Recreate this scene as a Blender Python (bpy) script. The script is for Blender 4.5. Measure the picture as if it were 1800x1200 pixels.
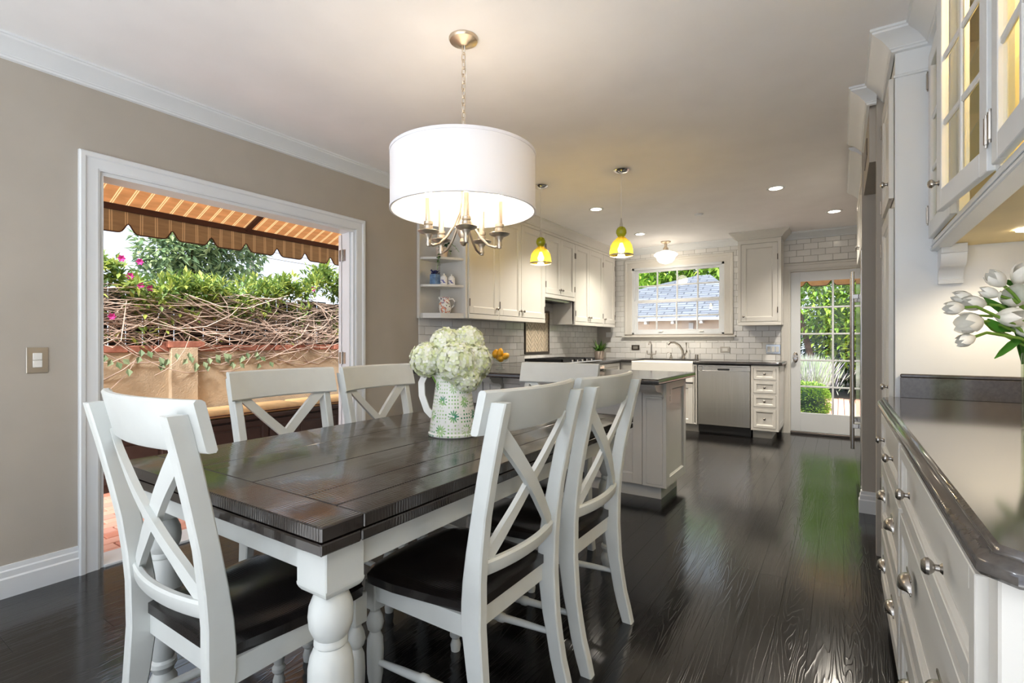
import bpy, bmesh, math, random
from mathutils import Vector, Matrix
R = math.radians
random.seed(7)
for o in list(bpy.data.objects): bpy.data.objects.remove(o)
sc = bpy.context.scene
COL = sc.collection

# ------------------------------------------------------------------ camera, world, exposure
FPX, TH, CAMH = 880.0, 0.58, 1.16
cd = bpy.data.cameras.new('camera'); cam = bpy.data.objects.new('camera', cd); COL.objects.link(cam)
cd.sensor_width = 36; cd.lens = FPX / 1800 * 36; cd.clip_start = .02; cd.clip_end = 300
cam.location = (0, 0, CAMH); cam.rotation_euler = (R(90), 0, TH)
sc.camera = cam
vs = sc.view_settings
vs.view_transform = 'Standard'; vs.look = 'None'; vs.gamma = 1; vs.use_curve_mapping = False
vs.exposure = 1.05
sc.cycles.caustics_reflective = False; sc.cycles.caustics_refractive = False
sc.cycles.sample_clamp_indirect = 6; sc.cycles.max_bounces = 10; sc.cycles.transparent_max_bounces = 24
sc.cycles.diffuse_bounces = 5; sc.cycles.adaptive_threshold = .02
SKY = 0.9
w = bpy.data.worlds.new('sky'); sc.world = w; w.use_nodes = True
nt = w.node_tree; nt.nodes.clear()
tc = nt.nodes.new('ShaderNodeTexCoord'); mp = nt.nodes.new('ShaderNodeMapping'); mp.inputs['Scale'].default_value = (1, 1, 3)
nz = nt.nodes.new('ShaderNodeTexNoise'); nz.inputs['Scale'].default_value = 1.6; nz.inputs['Detail'].default_value = 5
cr = nt.nodes.new('ShaderNodeValToRGB')
cr.color_ramp.elements[0].position = .35; cr.color_ramp.elements[0].color = (.60, .72, .94, 1)
cr.color_ramp.elements[1].position = .65; cr.color_ramp.elements[1].color = (.86, .92, 1.0, 1)
bg = nt.nodes.new('ShaderNodeBackground'); bg.inputs['Strength'].default_value = SKY
wo = nt.nodes.new('ShaderNodeOutputWorld')
nt.links.new(tc.outputs['Generated'], mp.inputs['Vector']); nt.links.new(mp.outputs[0], nz.inputs['Vector'])
nt.links.new(nz.outputs['Fac'], cr.inputs[0]); nt.links.new(cr.outputs[0], bg.inputs['Color']); nt.links.new(bg.outputs[0], wo.inputs[0])
sd = bpy.data.lights.new('sun', 'SUN'); sd.energy = 7.0; sd.angle = R(24); sd.color = (1, .97, .92)
so = bpy.data.objects.new('sun', sd); COL.objects.link(so); so.rotation_euler = Vector((-.27, .55, -.79)).to_track_quat('-Z', 'Y').to_euler()

# main dimensions (metres; X right, Y towards the kitchen, camera over the origin)
XL, YB, ZC = -3.17, 7.25, 2.53
YF, XR = -2.4, 2.6
HB = 3.0

# ------------------------------------------------------------------ helpers
def lin(r, g, b):
    f = lambda c: (c / 255 / 12.92) if c / 255 <= .04045 else ((c / 255 + .055) / 1.055) ** 2.4
    return (f(r), f(g), f(b))

class NX:
    def __init__(s, nt, k): s.nt, s.k = nt, k
    def _op(s, op, b=None, c=None):
        n = s.nt.nodes.new('ShaderNodeMath'); n.operation = op
        for i, v in enumerate((s, b, c)):
            if v is None: continue
            if isinstance(v, NX): s.nt.links.new(v.k, n.inputs[i])
            else: n.inputs[i].default_value = v
        return NX(s.nt, n.outputs[0])
    def __add__(s, b): return s._op('ADD', b)
    def __sub__(s, b): return s._op('SUBTRACT', b)
    def __mul__(s, b): return s._op('MULTIPLY', b)
    def __truediv__(s, b): return s._op('DIVIDE', b)
    def lt(s, b): return s._op('LESS_THAN', b)
    def gt(s, b): return s._op('GREATER_THAN', b)
    def fract(s): return s._op('FRACT')
    def floor(s): return s._op('FLOOR')
    def abs(s): return s._op('ABSOLUTE')
    def cos(s): return s._op('COSINE')
    def sqrt(s): return s._op('SQRT')
    def atan2(s, b): return s._op('ARCTAN2', b)
    def mx(s, b): return s._op('MAXIMUM', b)
    def mod(s, b): return s._op('FLOORED_MODULO', b)

MATS = {}
def base_mat(name):
    m = bpy.data.materials.new(name); m.use_nodes = True
    b = m.node_tree.nodes['Principled BSDF']
    MATS[name] = m
    return m, m.node_tree, b
def objco(nt, scale=(1, 1, 1)):
    t = nt.nodes.new('ShaderNodeTexCoord'); mpn = nt.nodes.new('ShaderNodeMapping'); mpn.inputs['Scale'].default_value = scale
    nt.links.new(t.outputs['Object'], mpn.inputs['Vector']); return mpn.outputs[0]
def noise(nt, vec, scale, detail=3, dist=0):
    n = nt.nodes.new('ShaderNodeTexNoise'); n.inputs['Scale'].default_value = scale; n.inputs['Detail'].default_value = detail
    n.inputs['Distortion'].default_value = dist; nt.links.new(vec, n.inputs['Vector']); return n.outputs['Fac']
def ramp(nt, fac, stops):
    c = nt.nodes.new('ShaderNodeValToRGB'); e = c.color_ramp.elements
    while len(e) < len(stops): e.new(.5)
    for i, (p, col) in enumerate(stops): e[i].position = p; e[i].color = (*col, 1)
    nt.links.new(fac, c.inputs[0]); return c.outputs[0]
def bump(nt, b, h, strength, dist=.01):
    n = nt.nodes.new('ShaderNodeBump'); n.inputs['Strength'].default_value = strength; n.inputs['Distance'].default_value = dist
    nt.links.new(h, n.inputs['Height']); nt.links.new(n.outputs[0], b.inputs['Normal'])
def mat(name, col, rough=.5, metal=0, var=.06, nscale=4, bstr=0, bscale=60, spec=.5, coat=0, emit=None, es=0, stretch=(1, 1, 1)):
    if name in MATS: return MATS[name]
    m, nt, b = base_mat(name)
    v = objco(nt, stretch); f = noise(nt, v, nscale)
    lo = tuple(c * (1 - var) for c in col); hi = tuple(min(1, c * (1 + var)) for c in col)
    nt.links.new(ramp(nt, f, [(.3, lo), (.7, hi)]), b.inputs['Base Color'])
    b.inputs['Roughness'].default_value = rough; b.inputs['Metallic'].default_value = metal
    b.inputs['Specular IOR Level'].default_value = spec; b.inputs['Coat Weight'].default_value = coat
    if bstr: bump(nt, b, noise(nt, v, bscale, 4), bstr)
    if emit: b.inputs['Emission Color'].default_value = (*emit, 1); b.inputs['Emission Strength'].default_value = es
    return m
def island_mat(name, cols, rough=.55, trans=0.25, spec=.3):
    m, nt, b = base_mat(name)
    g = nt.nodes.new('ShaderNodeNewGeometry')
    n = len(cols)
    c = ramp(nt, g.outputs['Random Per Island'], [(i / max(1, n - 1), cols[i]) for i in range(n)])
    nt.links.new(c, b.inputs['Base Color']); b.inputs['Roughness'].default_value = rough; b.inputs['Specular IOR Level'].default_value = spec
    if trans:
        t = nt.nodes.new('ShaderNodeBsdfTranslucent'); nt.links.new(c, t.inputs['Color'])
        mx = nt.nodes.new('ShaderNodeMixShader'); mx.inputs[0].default_value = trans
        out = nt.nodes['Material Output']; nt.links.new(b.outputs[0], mx.inputs[1]); nt.links.new(t.outputs[0], mx.inputs[2]); nt.links.new(mx.outputs[0], out.inputs['Surface'])
    return m
def glass_mat(name, tint=(1, 1, 1), refl=.03, graze=.35, rough=.0, glow=0):
    """thin glass: transparent, gloss rising towards grazing; glow = share of diffuse transmission in tinted glass"""
    m, nt, b = base_mat(name)
    nt.nodes.remove(b)
    t = nt.nodes.new('ShaderNodeBsdfTransparent'); t.inputs['Color'].default_value = (*tint, 1); sh = t.outputs[0]
    if glow:
        tr = nt.nodes.new('ShaderNodeBsdfTranslucent'); tr.inputs['Color'].default_value = (*tint, 1)
        m0 = nt.nodes.new('ShaderNodeMixShader'); m0.inputs[0].default_value = glow; nt.links.new(sh, m0.inputs[1]); nt.links.new(tr.outputs[0], m0.inputs[2]); sh = m0.outputs[0]
    g = nt.nodes.new('ShaderNodeBsdfGlossy'); g.inputs['Roughness'].default_value = rough
    lw = nt.nodes.new('ShaderNodeLayerWeight'); lw.inputs['Blend'].default_value = .5
    fac = NX(nt, lw.outputs['Facing'])._op('POWER', 5.0) * graze + refl
    mx = nt.nodes.new('ShaderNodeMixShader')
    nt.links.new(fac.k, mx.inputs[0]); nt.links.new(sh, mx.inputs[1]); nt.links.new(g.outputs[0], mx.inputs[2])
    nt.links.new(mx.outputs[0], nt.nodes['Material Output'].inputs['Surface'])
    return m
def emit_mat(name, col, s):
    m, nt, b = base_mat(name)
    b.inputs['Base Color'].default_value = (*col, 1); b.inputs['Emission Color'].default_value = (*col, 1); b.inputs['Emission Strength'].default_value = s
    return m

class MB:
    """mesh builder; points go through the frame matrix M"""
    def __init__(s, M=None): s.v, s.f, s.M = [], [], M or Matrix.Identity(4)
    def at(s, o, u=(1, 0, 0), n=(0, -1, 0)):
        u, n = Vector(u).normalized(), Vector(n).normalized(); vv = Vector((0, 0, 1))
        s.M = Matrix(((u.x, vv.x, n.x, o[0]), (u.y, vv.y, n.y, o[1]), (u.z, vv.z, n.z, o[2]), (0, 0, 0, 1))); return s
    def add(s, vs, fs):
        b = len(s.v); s.v += [s.M @ Vector(p) for p in vs]; s.f += [tuple(b + i for i in f) for f in fs]; return s
    def box(s, a0, a1, b0, b1, c0, c1, ch=0):
        if a0 > a1: a0, a1 = a1, a0
        if b0 > b1: b0, b1 = b1, b0
        if c0 > c1: c0, c1 = c1, c0
        ch = min(ch, (a1 - a0) * .45, (b1 - b0) * .45, (c1 - c0) * .45)
        A, B, Cc = (a0, a1), (b0, b1), (c0, c1)
        if ch <= 0:
            vs = [(A[i], B[j], Cc[k]) for i in (0, 1) for j in (0, 1) for k in (0, 1)]
            return s.add(vs, [(0, 1, 3, 2), (4, 6, 7, 5), (0, 4, 5, 1), (2, 3, 7, 6), (0, 2, 6, 4), (1, 5, 7, 3)])
        vs = []
        for i in (0, 1):
            for j in (0, 1):
                for k in (0, 1):
                    p = [A[i], B[j], Cc[k]]; sg = [1 - 2 * i, 1 - 2 * j, 1 - 2 * k]
                    for ax in range(3):
                        q = list(p)
                        for o in range(3):
                            if o != ax: q[o] += sg[o] * ch
                        vs.append(q)
        I = lambda i, j, k, ax: ((i * 2 + j) * 2 + k) * 3 + ax
        fs = []
        for i in (0, 1):
            fs.append((I(i, 0, 0, 0), I(i, 0, 1, 0), I(i, 1, 1, 0), I(i, 1, 0, 0)))
            fs.append((I(0, i, 0, 1), I(0, i, 1, 1), I(1, i, 1, 1), I(1, i, 0, 1)))
            fs.append((I(0, 0, i, 2), I(0, 1, i, 2), I(1, 1, i, 2), I(1, 0, i, 2)))
        for i in (0, 1):
            for j in (0, 1):
                fs.append((I(i, j, 0, 0), I(i, j, 1, 0), I(i, j, 1, 1), I(i, j, 0, 1)))
                fs.append((I(i, 0, j, 0), I(i, 1, j, 0), I(i, 1, j, 2), I(i, 0, j, 2)))
                fs.append((I(0, i, j, 1), I(1, i, j, 1), I(1, i, j, 2), I(0, i, j, 2)))
                for k in (0, 1): fs.append((I(i, j, k, 0), I(i, j, k, 1), I(i, j, k, 2)))
        return s.add(vs, fs)
    def prism(s, poly, c0, c1):
        """poly in (a,b), extruded along c"""
        n = len(poly)
        vs = [(p[0], p[1], c0) for p in poly] + [(p[0], p[1], c1) for p in poly]
        return s.add(vs, [tuple(range(n))[::-1], tuple(range(n, 2 * n))] + [(i, (i + 1) % n, n + (i + 1) % n, n + i) for i in range(n)])
    def prism_b(s, poly, b0, b1):
        """poly in (a,c), extruded along b (frame vertical)"""
        n = len(poly)
        vs = [(p[0], b0, p[1]) for p in poly] + [(p[0], b1, p[1]) for p in poly]
        return s.add(vs, [tuple(range(n)), tuple(range(n, 2 * n))[::-1]] + [(i, (i + 1) % n, n + (i + 1) % n, n + i) for i in range(n)])
    def slab(s, poly, z0, z1):
        """poly in world-like (x,y) extruded in z; frame identity"""
        n = len(poly)
        vs = [(p[0], p[1], z0) for p in poly] + [(p[0], p[1], z1) for p in poly]
        return s.add(vs, [tuple(range(n))[::-1], tuple(range(n, 2 * n))] + [(i, (i + 1) % n, n + (i + 1) % n, n + i) for i in range(n)])
    def lathe(s, prof, o=(0, 0, 0), axis=(0, 0, 1), seg=20, sx=1, sy=1):
        q = Vector((0, 0, 1)).rotation_difference(Vector(axis).normalized()).to_matrix()
        o = Vector(o); vs, fs, rings = [], [], []
        for r, z in prof:
            if r < 1e-6: rings.append([len(vs)]); vs.append(o + q @ Vector((0, 0, z)))
            else:
                rings.append(list(range(len(vs), len(vs) + seg)))
                for k in range(seg):
                    a = 2 * math.pi * k / seg; vs.append(o + q @ Vector((r * sx * math.cos(a), r * sy * math.sin(a), z)))
        for A, B in zip(rings, rings[1:]):
            for k in range(seg):
                a0, a1 = A[k % len(A)], A[(k + 1) % len(A)]; b0, b1 = B[k % len(B)], B[(k + 1) % len(B)]
                if len(A) == 1 and len(B) == 1: continue
                if len(A) == 1: fs.append((a0, b1, b0))
                elif len(B) == 1: fs.append((a0, a1, b0))
                else: fs.append((a0, a1, b1, b0))
        return s.add(vs, fs)
    def tube(s, path, r, seg=8, flat=None, caps=True, up=(0, 0, 1)):
        """round (or flat=(w,h) rectangular) section swept along path; r scalar or list"""
        P = [Vector(p) for p in path]; n = len(P); vs, fs = [], []
        rr = r if isinstance(r, (list, tuple)) else [r] * n
        ref = Vector(up)
        for i in range(n):
            t = (P[min(i + 1, n - 1)] - P[max(i - 1, 0)]).normalized()
            sd_ = t.cross(ref)
            if sd_.length < 1e-4: sd_ = t.cross(Vector((1, 0, 0)))
            sd_.normalize(); upv = sd_.cross(t).normalized()
            if flat:
                wv, hv = flat[0] * rr[i], flat[1] * rr[i]
                for a, b in ((-1, -1), (1, -1), (1, 1), (-1, 1)): vs.append(P[i] + sd_ * a * wv / 2 + upv * b * hv / 2)
            else:
                for k in range(seg):
                    a = 2 * math.pi * k / seg; vs.append(P[i] + (sd_ * math.cos(a) + upv * math.sin(a)) * rr[i])
        m = 4 if flat else seg
        for i in range(n - 1):
            for k in range(m): fs.append((i * m + k, i * m + (k + 1) % m, (i + 1) * m + (k + 1) % m, (i + 1) * m + k))
        if caps: fs += [tuple(range(m))[::-1], tuple(range((n - 1) * m, n * m))]
        return s.add(vs, fs)
    def sweep(s, prof, P, W, N, closed=False):
        """closed profile [(n,w)] along corners P with mitre vectors W and normal N"""
        N = Vector(N); m = len(prof); n = len(P); vs, fs = [], []
        for p, wv in zip(P, W):
            for a, b in prof: vs.append(Vector(p) + Vector(wv) * b + N * a)
        for i in range(n if closed else n - 1):
            j = (i + 1) % n
            for k in range(m): fs.append((i * m + k, i * m + (k + 1) % m, j * m + (k + 1) % m, j * m + k))
        if not closed: fs += [tuple(range(m)), tuple(range((n - 1) * m, n * m))[::-1]]
        return s.add(vs, fs)
    def build(s, name, m, parent=None, world=True, smooth=38, kind=None, label=None):
        off = Vector((0, 0, 0))
        if parent is not None and world: off = wloc(parent)
        me = bpy.data.meshes.new(name)
        me.from_pydata([tuple(p - off) for p in s.v], [], s.f)
        bm = bmesh.new(); bm.from_mesh(me); bmesh.ops.recalc_face_normals(bm, faces=bm.faces); bm.to_mesh(me); bm.free()
        if smooth:
            me.polygons.foreach_set('use_smooth', [True] * len(me.polygons)); me.set_sharp_from_angle(angle=R(smooth))
        me.materials.append(MATS[m] if isinstance(m, str) else m)
        o = bpy.data.objects.new(name, me); COL.objects.link(o)
        if parent is not None: o.parent = parent
        if kind: o['kind'] = kind
        if label: o['label'] = label
        return o
def wloc(o):
    v = Vector((0, 0, 0))
    while o is not None: v = v + o.location; o = o.parent
    return v
def thing(name, label, cat, loc=(0, 0, 0), rz=0, group=None):
    o = bpy.data.objects.new(name, None); COL.objects.link(o); o.location = loc; o.rotation_euler = (0, 0, rz); o.empty_display_size = .05
    return tag(o, label, cat, group)
def tag(o, label, cat, group=None):
    o['label'] = label; o['category'] = cat
    if group: o['group'] = group
    return o
def struct(o): o['kind'] = 'structure'; return o
def copy_tree(o, parent=None):
    c = o.copy(); COL.objects.link(c); c.parent = parent
    for ch in list(o.children): copy_tree(ch, c)
    return c
def inst(src, loc, parent=None, name=None, rot=None):
    o = bpy.data.objects.new(name or src.name.split('.')[0], src.data); COL.objects.link(o); o.location = loc
    if rot: o.rotation_euler = rot
    if parent is not None: o.parent = parent
    return o
def lamp(name, kind, loc, e, col, size=.05, rot=(0, 0, 0), spot=None, blend=.6):
    l = bpy.data.lights.new(name, kind); l.energy = e; l.color = col
    if kind == 'AREA': l.shape = 'DISK'; l.size = size
    else: l.shadow_soft_size = size
    if kind == 'SPOT': l.spot_size = spot or R(120); l.spot_blend = blend
    o = bpy.data.objects.new(name, l); COL.objects.link(o); o.location = loc; o.rotation_euler = rot; return o
def portal(name, loc, rot, sx, sy):
    l = bpy.data.lights.new(name, 'AREA'); l.shape = 'RECTANGLE'; l.size = sx; l.size_y = sy; l.cycles.is_portal = True
    o = bpy.data.objects.new(name, l); COL.objects.link(o); o.location = loc; o.rotation_euler = rot; return o

# ------------------------------------------------------------------ materials
WHITE = lin(226, 226, 222)
mat('cabinet_white', lin(214, 211, 204), .32, var=.02)
mat('trim_white', lin(220, 223, 225), .35, var=.02)
mat('wall_paint', lin(172, 165, 154), .75, var=.03, bstr=.04, bscale=250)
mat('ceiling_paint', lin(244, 243, 244), .8, var=.02)
mat('cream_paint', lin(205, 208, 205), .38, var=.04, nscale=9, bstr=.03, bscale=30)
mat('nickel', (.44, .41, .375), .24, 1, var=.05)
mat('warm_nickel', (.62, .53, .42), .36, 1, var=.06)
mat('chrome', (.7, .7, .7), .12, 1, var=.03)
mat('bronze', (.12, .10, .085), .35, .9, var=.1)
mat('steel', (.50, .49, .47), .27, 1, var=.05, nscale=3, stretch=(40, 40, 1))
mat('dark_plastic', (.012, .012, .013), .4)
mat('iron', (.02, .02, .021), .45, .3)
mat('stone_counter', (.035, .032, .032), .13, var=.25, nscale=90, spec=.6)
mat('stone_counter_gray', (.06, .053, .049), .10, var=.2, nscale=90, spec=1.0)
mat('grout', lin(178, 172, 165), .8)
mat('porcelain', lin(238, 236, 230), .18, var=.02)
mat('opal', lin(250, 246, 238), .25, emit=(1, .88, .70), es=1.3)
mat('lamp_metal', (.5, .45, .38), .33, .9, var=.08)
mat('black_gap', (.01, .01, .01), .8)
mat('hall_paint', lin(150, 138, 124), .8)
mat('cushion_fabric', lin(200, 164, 116), .9, var=.12, nscale=12, bstr=.2, bscale=120)
mat('bench_wood', lin(58, 46, 42), .45, var=.2, nscale=6)
mat('terracotta', lin(178, 116, 96), .85, var=.3, nscale=14, bstr=.3)
mat('mortar', lin(176, 160, 146), .9)
mat('stucco', lin(196, 176, 150), .9, var=.1, nscale=5, bstr=.5, bscale=70)
mat('twig', lin(186, 164, 150), .8, var=.2)
mat('bark', lin(92, 74, 60), .9, var=.3, nscale=10, bstr=.5)
mat('fence_dark', lin(52, 46, 44), .8, var=.3)
mat('valance_trim', lin(74, 46, 30), .8)
mat('pole_gray', lin(110, 104, 100), .8)
mat('lemon_skin', lin(238, 172, 30), .4, var=.08, nscale=14, bstr=.15, bscale=90)
mat('garage_wall', lin(232, 216, 200), .9)
mat('soil', lin(70, 58, 48), .95)
mat('stem_green', lin(122, 160, 62), .5, var=.15)
mat('tulip_petal', lin(246, 244, 236), .4, var=.03)
mat('tulip_leaf', lin(66, 128, 40), .45, var=.25, nscale=12)
mat('plate_nickel', (.52, .48, .42), .35, .9)
mat('pale_plate', lin(222, 220, 214), .3)
mat('blue_ceramic', lin(110, 140, 176), .3, var=.35, nscale=30)
mat('pot_ceramic', lin(214, 196, 180), .5, var=.12, nscale=20)
mat('cabinet_inside', lin(236, 216, 164), .6)
mat('patio_plain', lin(170, 112, 92), .9, var=.25, nscale=9)
mat('shade_inner', lin(250, 236, 205), .8, var=.02)
emit_mat('bulb_warm', (1, .80, .50), 14)
emit_mat('down_glow', (1, .86, .66), 14)
glass_mat('pane_glass', (.97, .985, .98), .02, .25)
glass_mat('clear_glass', (.95, .98, .96), .05, .6)
glass_mat('vase_glass', (.88, .94, .84), .05, .5)
glass_mat('yellow_glass', (1.0, .74, .10), .04, .4, glow=.15)
glass_mat('olive_glass', (.66, .70, .14), .05, .5, glow=.1)
island_mat('leaf_mid', [lin(84, 132, 44), lin(140, 180, 62), lin(188, 214, 92), lin(108, 152, 70)], trans=.35)
island_mat('leaf_vine', [lin(70, 100, 52), lin(122, 146, 66), lin(186, 194, 96), lin(100, 130, 78), lin(140, 160, 80)], trans=.35)
island_mat('leaf_pine', [lin(84, 112, 84), lin(124, 148, 104), lin(156, 174, 122), lin(100, 126, 100)], trans=.2)
island_mat('leaf_dark', [lin(26, 52, 26), lin(44, 80, 36), lin(36, 66, 34)], trans=.1)
island_mat('leaf_gray', [lin(122, 142, 110), lin(150, 166, 130), lin(104, 128, 92)], trans=.2)
island_mat('leaf_lavender', [lin(150, 172, 130), lin(186, 196, 172), lin(172, 160, 190)], trans=.25)
island_mat('floret', [lin(222, 232, 168), lin(244, 246, 226), lin(250, 250, 244), lin(234, 240, 196), lin(252, 252, 250)], trans=.3)
island_mat('blossom_pink', [lin(206, 40, 130), lin(220, 90, 170)], trans=.2)
island_mat('blossom_white', [lin(246, 240, 230), lin(240, 214, 200)], trans=.2)

island_mat('leaf_plant', [lin(44, 88, 34), lin(86, 130, 48), lin(120, 156, 70)], trans=.2)
def wood_floor():
    m, nt, b = base_mat('floor_wood')
    oi = nt.nodes.new('ShaderNodeObjectInfo')
    t = nt.nodes.new('ShaderNodeTexCoord'); va = nt.nodes.new('ShaderNodeVectorMath'); va.operation = 'ADD'
    cx = nt.nodes.new('ShaderNodeCombineXYZ')
    k = NX(nt, oi.outputs['Random']) * 37.0
    nt.links.new(k.k, cx.inputs[0]); nt.links.new((k * 3.1).k, cx.inputs[1])
    nt.links.new(t.outputs['Object'], va.inputs[0]); nt.links.new(cx.outputs[0], va.inputs[1])
    mpn = nt.nodes.new('ShaderNodeMapping'); mpn.inputs['Scale'].default_value = (9, .55, 1); nt.links.new(va.outputs[0], mpn.inputs['Vector'])
    f = noise(nt, mpn.outputs[0], 1.0, 3, .6)
    rings = (NX(nt, f) * 22.0).fract()
    ring = (rings - .5).abs() * 2.0
    mp2 = nt.nodes.new('ShaderNodeMapping'); mp2.inputs['Scale'].default_value = (220, 6, 1); nt.links.new(va.outputs[0], mp2.inputs['Vector'])
    fine = noise(nt, mp2.outputs[0], 1.0, 2)
    h = ring._op('POWER', 5.0) * .8 + NX(nt, fine) * .35
    col = ramp(nt, h.k, [(.15, (.004, .0035, .0035)), (.6, (.008, .007, .0068)), (1, (.022, .020, .019))])
    nt.links.new(col, b.inputs['Base Color'])
    r = NX(nt, fine) * .08 + .10
    nt.links.new(r.k, b.inputs['Roughness'])
    b.inputs['IOR'].default_value = 1.68
    bump(nt, b, h.k, .22, .001)
wood_floor()
def rough_wood(name, dark, light, axis, rough=.2, bs=.55):
    """hand-scraped dark top: saw-mark ripples across the board"""
    m, nt, b = base_mat(name)
    t = nt.nodes.new('ShaderNodeTexCoord'); co = t.outputs['Object']
    sep = nt.nodes.new('ShaderNodeSeparateXYZ'); nt.links.new(co, sep.inputs[0])
    s1 = (3, 14, 3) if axis == 1 else (14, 3, 3)
    mpn = nt.nodes.new('ShaderNodeMapping'); mpn.inputs['Scale'].default_value = (s1[1], s1[0] * .35, 4); nt.links.new(co, mpn.inputs['Vector'])
    big = noise(nt, mpn.outputs[0], 1.0, 2, .3)
    wv = nt.nodes.new('ShaderNodeTexWave'); wv.bands_direction = 'Y' if axis == 1 else 'X'; wv.inputs['Scale'].default_value = 34
    wv.inputs['Distortion'].default_value = 5; wv.inputs['Detail'].default_value = 1.5; wv.inputs['Detail Scale'].default_value = .5
    nt.links.new(co, wv.inputs['Vector'])
    mask = ramp(nt, noise(nt, co, 3.2, 2), [(.42, (0, 0, 0)), (.62, (1, 1, 1))])
    mk = nt.nodes.new('ShaderNodeRGBToBW'); nt.links.new(mask, mk.inputs[0])
    mp3 = nt.nodes.new('ShaderNodeMapping'); mp3.inputs['Scale'].default_value = (160, 8, 8) if axis == 1 else (8, 160, 8); nt.links.new(co, mp3.inputs['Vector'])
    fine = noise(nt, mp3.outputs[0], 1.0, 2)
    h = NX(nt, wv.outputs['Fac']) * NX(nt, mk.outputs[0]) * .32 + NX(nt, big) * .8 + NX(nt, fine) * .07
    nt.links.new(ramp(nt, fine, [(.3, dark), (.75, light)]), b.inputs['Base Color'])
    b.inputs['Roughness'].default_value = rough; b.inputs['IOR'].default_value = 1.7
    bump(nt, b, h.k, bs, .004)
rough_wood('table_wood', (.012, .0085, .0075), (.021, .015, .013), 1, .12, .4)
rough_wood('seat_wood', (.007, .006, .006), (.018, .014, .013), 0, .22, .4)

def fabric_stripes(name, base, line, trans):
    m, nt, b = base_mat(name)
    co = objco(nt); sep = nt.nodes.new('ShaderNodeSeparateXYZ'); nt.links.new(co, sep.inputs[0])
    f = (NX(nt, sep.outputs['Y']) / .103).fract()
    s = (f - .44).abs().lt(.035).mx((f - .58).abs().lt(.035))
    n = noise(nt, objco(nt, (3, 3, 30)), 2, 4)
    bc = ramp(nt, n, [(.3, tuple(c * .78 for c in base)), (.7, base)])
    mx = nt.nodes.new('ShaderNodeMix'); mx.data_type = 'RGBA'
    nt.links.new(s.k, mx.inputs[0]); nt.links.new(bc, mx.inputs[6]); mx.inputs[7].default_value = (*line, 1)
    nt.links.new(mx.outputs[2], b.inputs['Base Color']); b.inputs['Roughness'].default_value = .85
    t = nt.nodes.new('ShaderNodeBsdfTranslucent'); nt.links.new(mx.outputs[2], t.inputs['Color'])
    ms = nt.nodes.new('ShaderNodeMixShader'); ms.inputs[0].default_value = trans
    nt.links.new(b.outputs[0], ms.inputs[1]); nt.links.new(t.outputs[0], ms.inputs[2]); nt.links.new(ms.outputs[0], nt.nodes['Material Output'].inputs['Surface'])
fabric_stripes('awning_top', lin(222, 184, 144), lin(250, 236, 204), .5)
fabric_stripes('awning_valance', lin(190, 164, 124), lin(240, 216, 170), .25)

def shade_mat():
    m, nt, b = base_mat('shade_fabric')
    b.inputs['Base Color'].default_value = (*lin(240, 240, 244), 1); b.inputs['Roughness'].default_value = .8
    mp3 = objco(nt, (1, 1, 1)); bump(nt, b, noise(nt, mp3, 500, 1), .1)
    t = nt.nodes.new('ShaderNodeBsdfTranslucent'); t.inputs['Color'].default_value = (1, .96, .91, 1)
    ms = nt.nodes.new('ShaderNodeMixShader'); ms.inputs[0].default_value = .12
    nt.links.new(b.outputs[0], ms.inputs[1]); nt.links.new(t.outputs[0], ms.inputs[2]); nt.links.new(ms.outputs[0], nt.nodes['Material Output'].inputs['Surface'])
shade_mat()

def printed(name, base, kind):
    """glazed pottery with a printed pattern laid out around the vertical axis"""
    m, nt, b = base_mat(name)
    t = nt.nodes.new('ShaderNodeTexCoord'); sep = nt.nodes.new('ShaderNodeSeparateXYZ'); nt.links.new(t.outputs['Object'], sep.inputs[0])
    x, y, z = (NX(nt, sep.outputs[i]) for i in range(3))
    if kind == 'stars':
        u = y.atan2(x) * (11 / 6.28318); v = z / .058
        iu, iv = u.floor(), v.floor(); fu, fv = u.fract() - .5, v.fract() - .5
        par = (iu + iv).mod(2.0)
        r = (fu * fu + fv * fv).sqrt(); ph = fv.atan2(fu)
        star = r.lt((ph * 6.0).cos().abs() * .30 + .16)
        hole = r.gt(.07)
        gu, gv = (fu * 4.0).fract() - .5, (fv * 4.0).fract() - .5
        dots = (gu * gu + gv * gv).sqrt().lt(.27)
        pat = star * hole * par + dots * (par * -1.0 + 1.0)
        c2 = ramp(nt, noise(nt, t.outputs['Object'], 16, 2), [(.35, lin(54, 130, 104)), (.5, lin(132, 178, 108)), (.65, lin(188, 206, 160))])
        wear = NX(nt, noise(nt, t.outputs['Object'], 60, 2)).gt(.40)
        pat = pat * wear
    else:
        n1 = noise(nt, t.outputs['Object'], 46, 1); pat = NX(nt, n1).gt(.56)
        c2 = ramp(nt, noise(nt, t.outputs['Object'], 22, 1), [(.38, lin(70, 110, 60)), (.5, lin(120, 80, 130)), (.62, lin(226, 150, 110))]) if kind == 'floral' else ramp(nt, n1, [(.5, lin(60, 70, 140)), (.7, lin(110, 110, 170))])
        if kind == 'spot':
            pat = ((z - .028).abs().lt(.014)) * pat
    mx = nt.nodes.new('ShaderNodeMix'); mx.data_type = 'RGBA'
    nt.links.new(pat.k, mx.inputs[0]); mx.inputs[6].default_value = (*base, 1); nt.links.new(c2, mx.inputs[7])
    nt.links.new(mx.outputs[2], b.inputs['Base Color']); b.inputs['Roughness'].default_value = .25
printed('pitcher_print', lin(232, 232, 226), 'stars')
printed('jug_print', lin(240, 236, 228), 'floral')
printed('canister_print', lin(242, 240, 238), 'spot')

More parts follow.
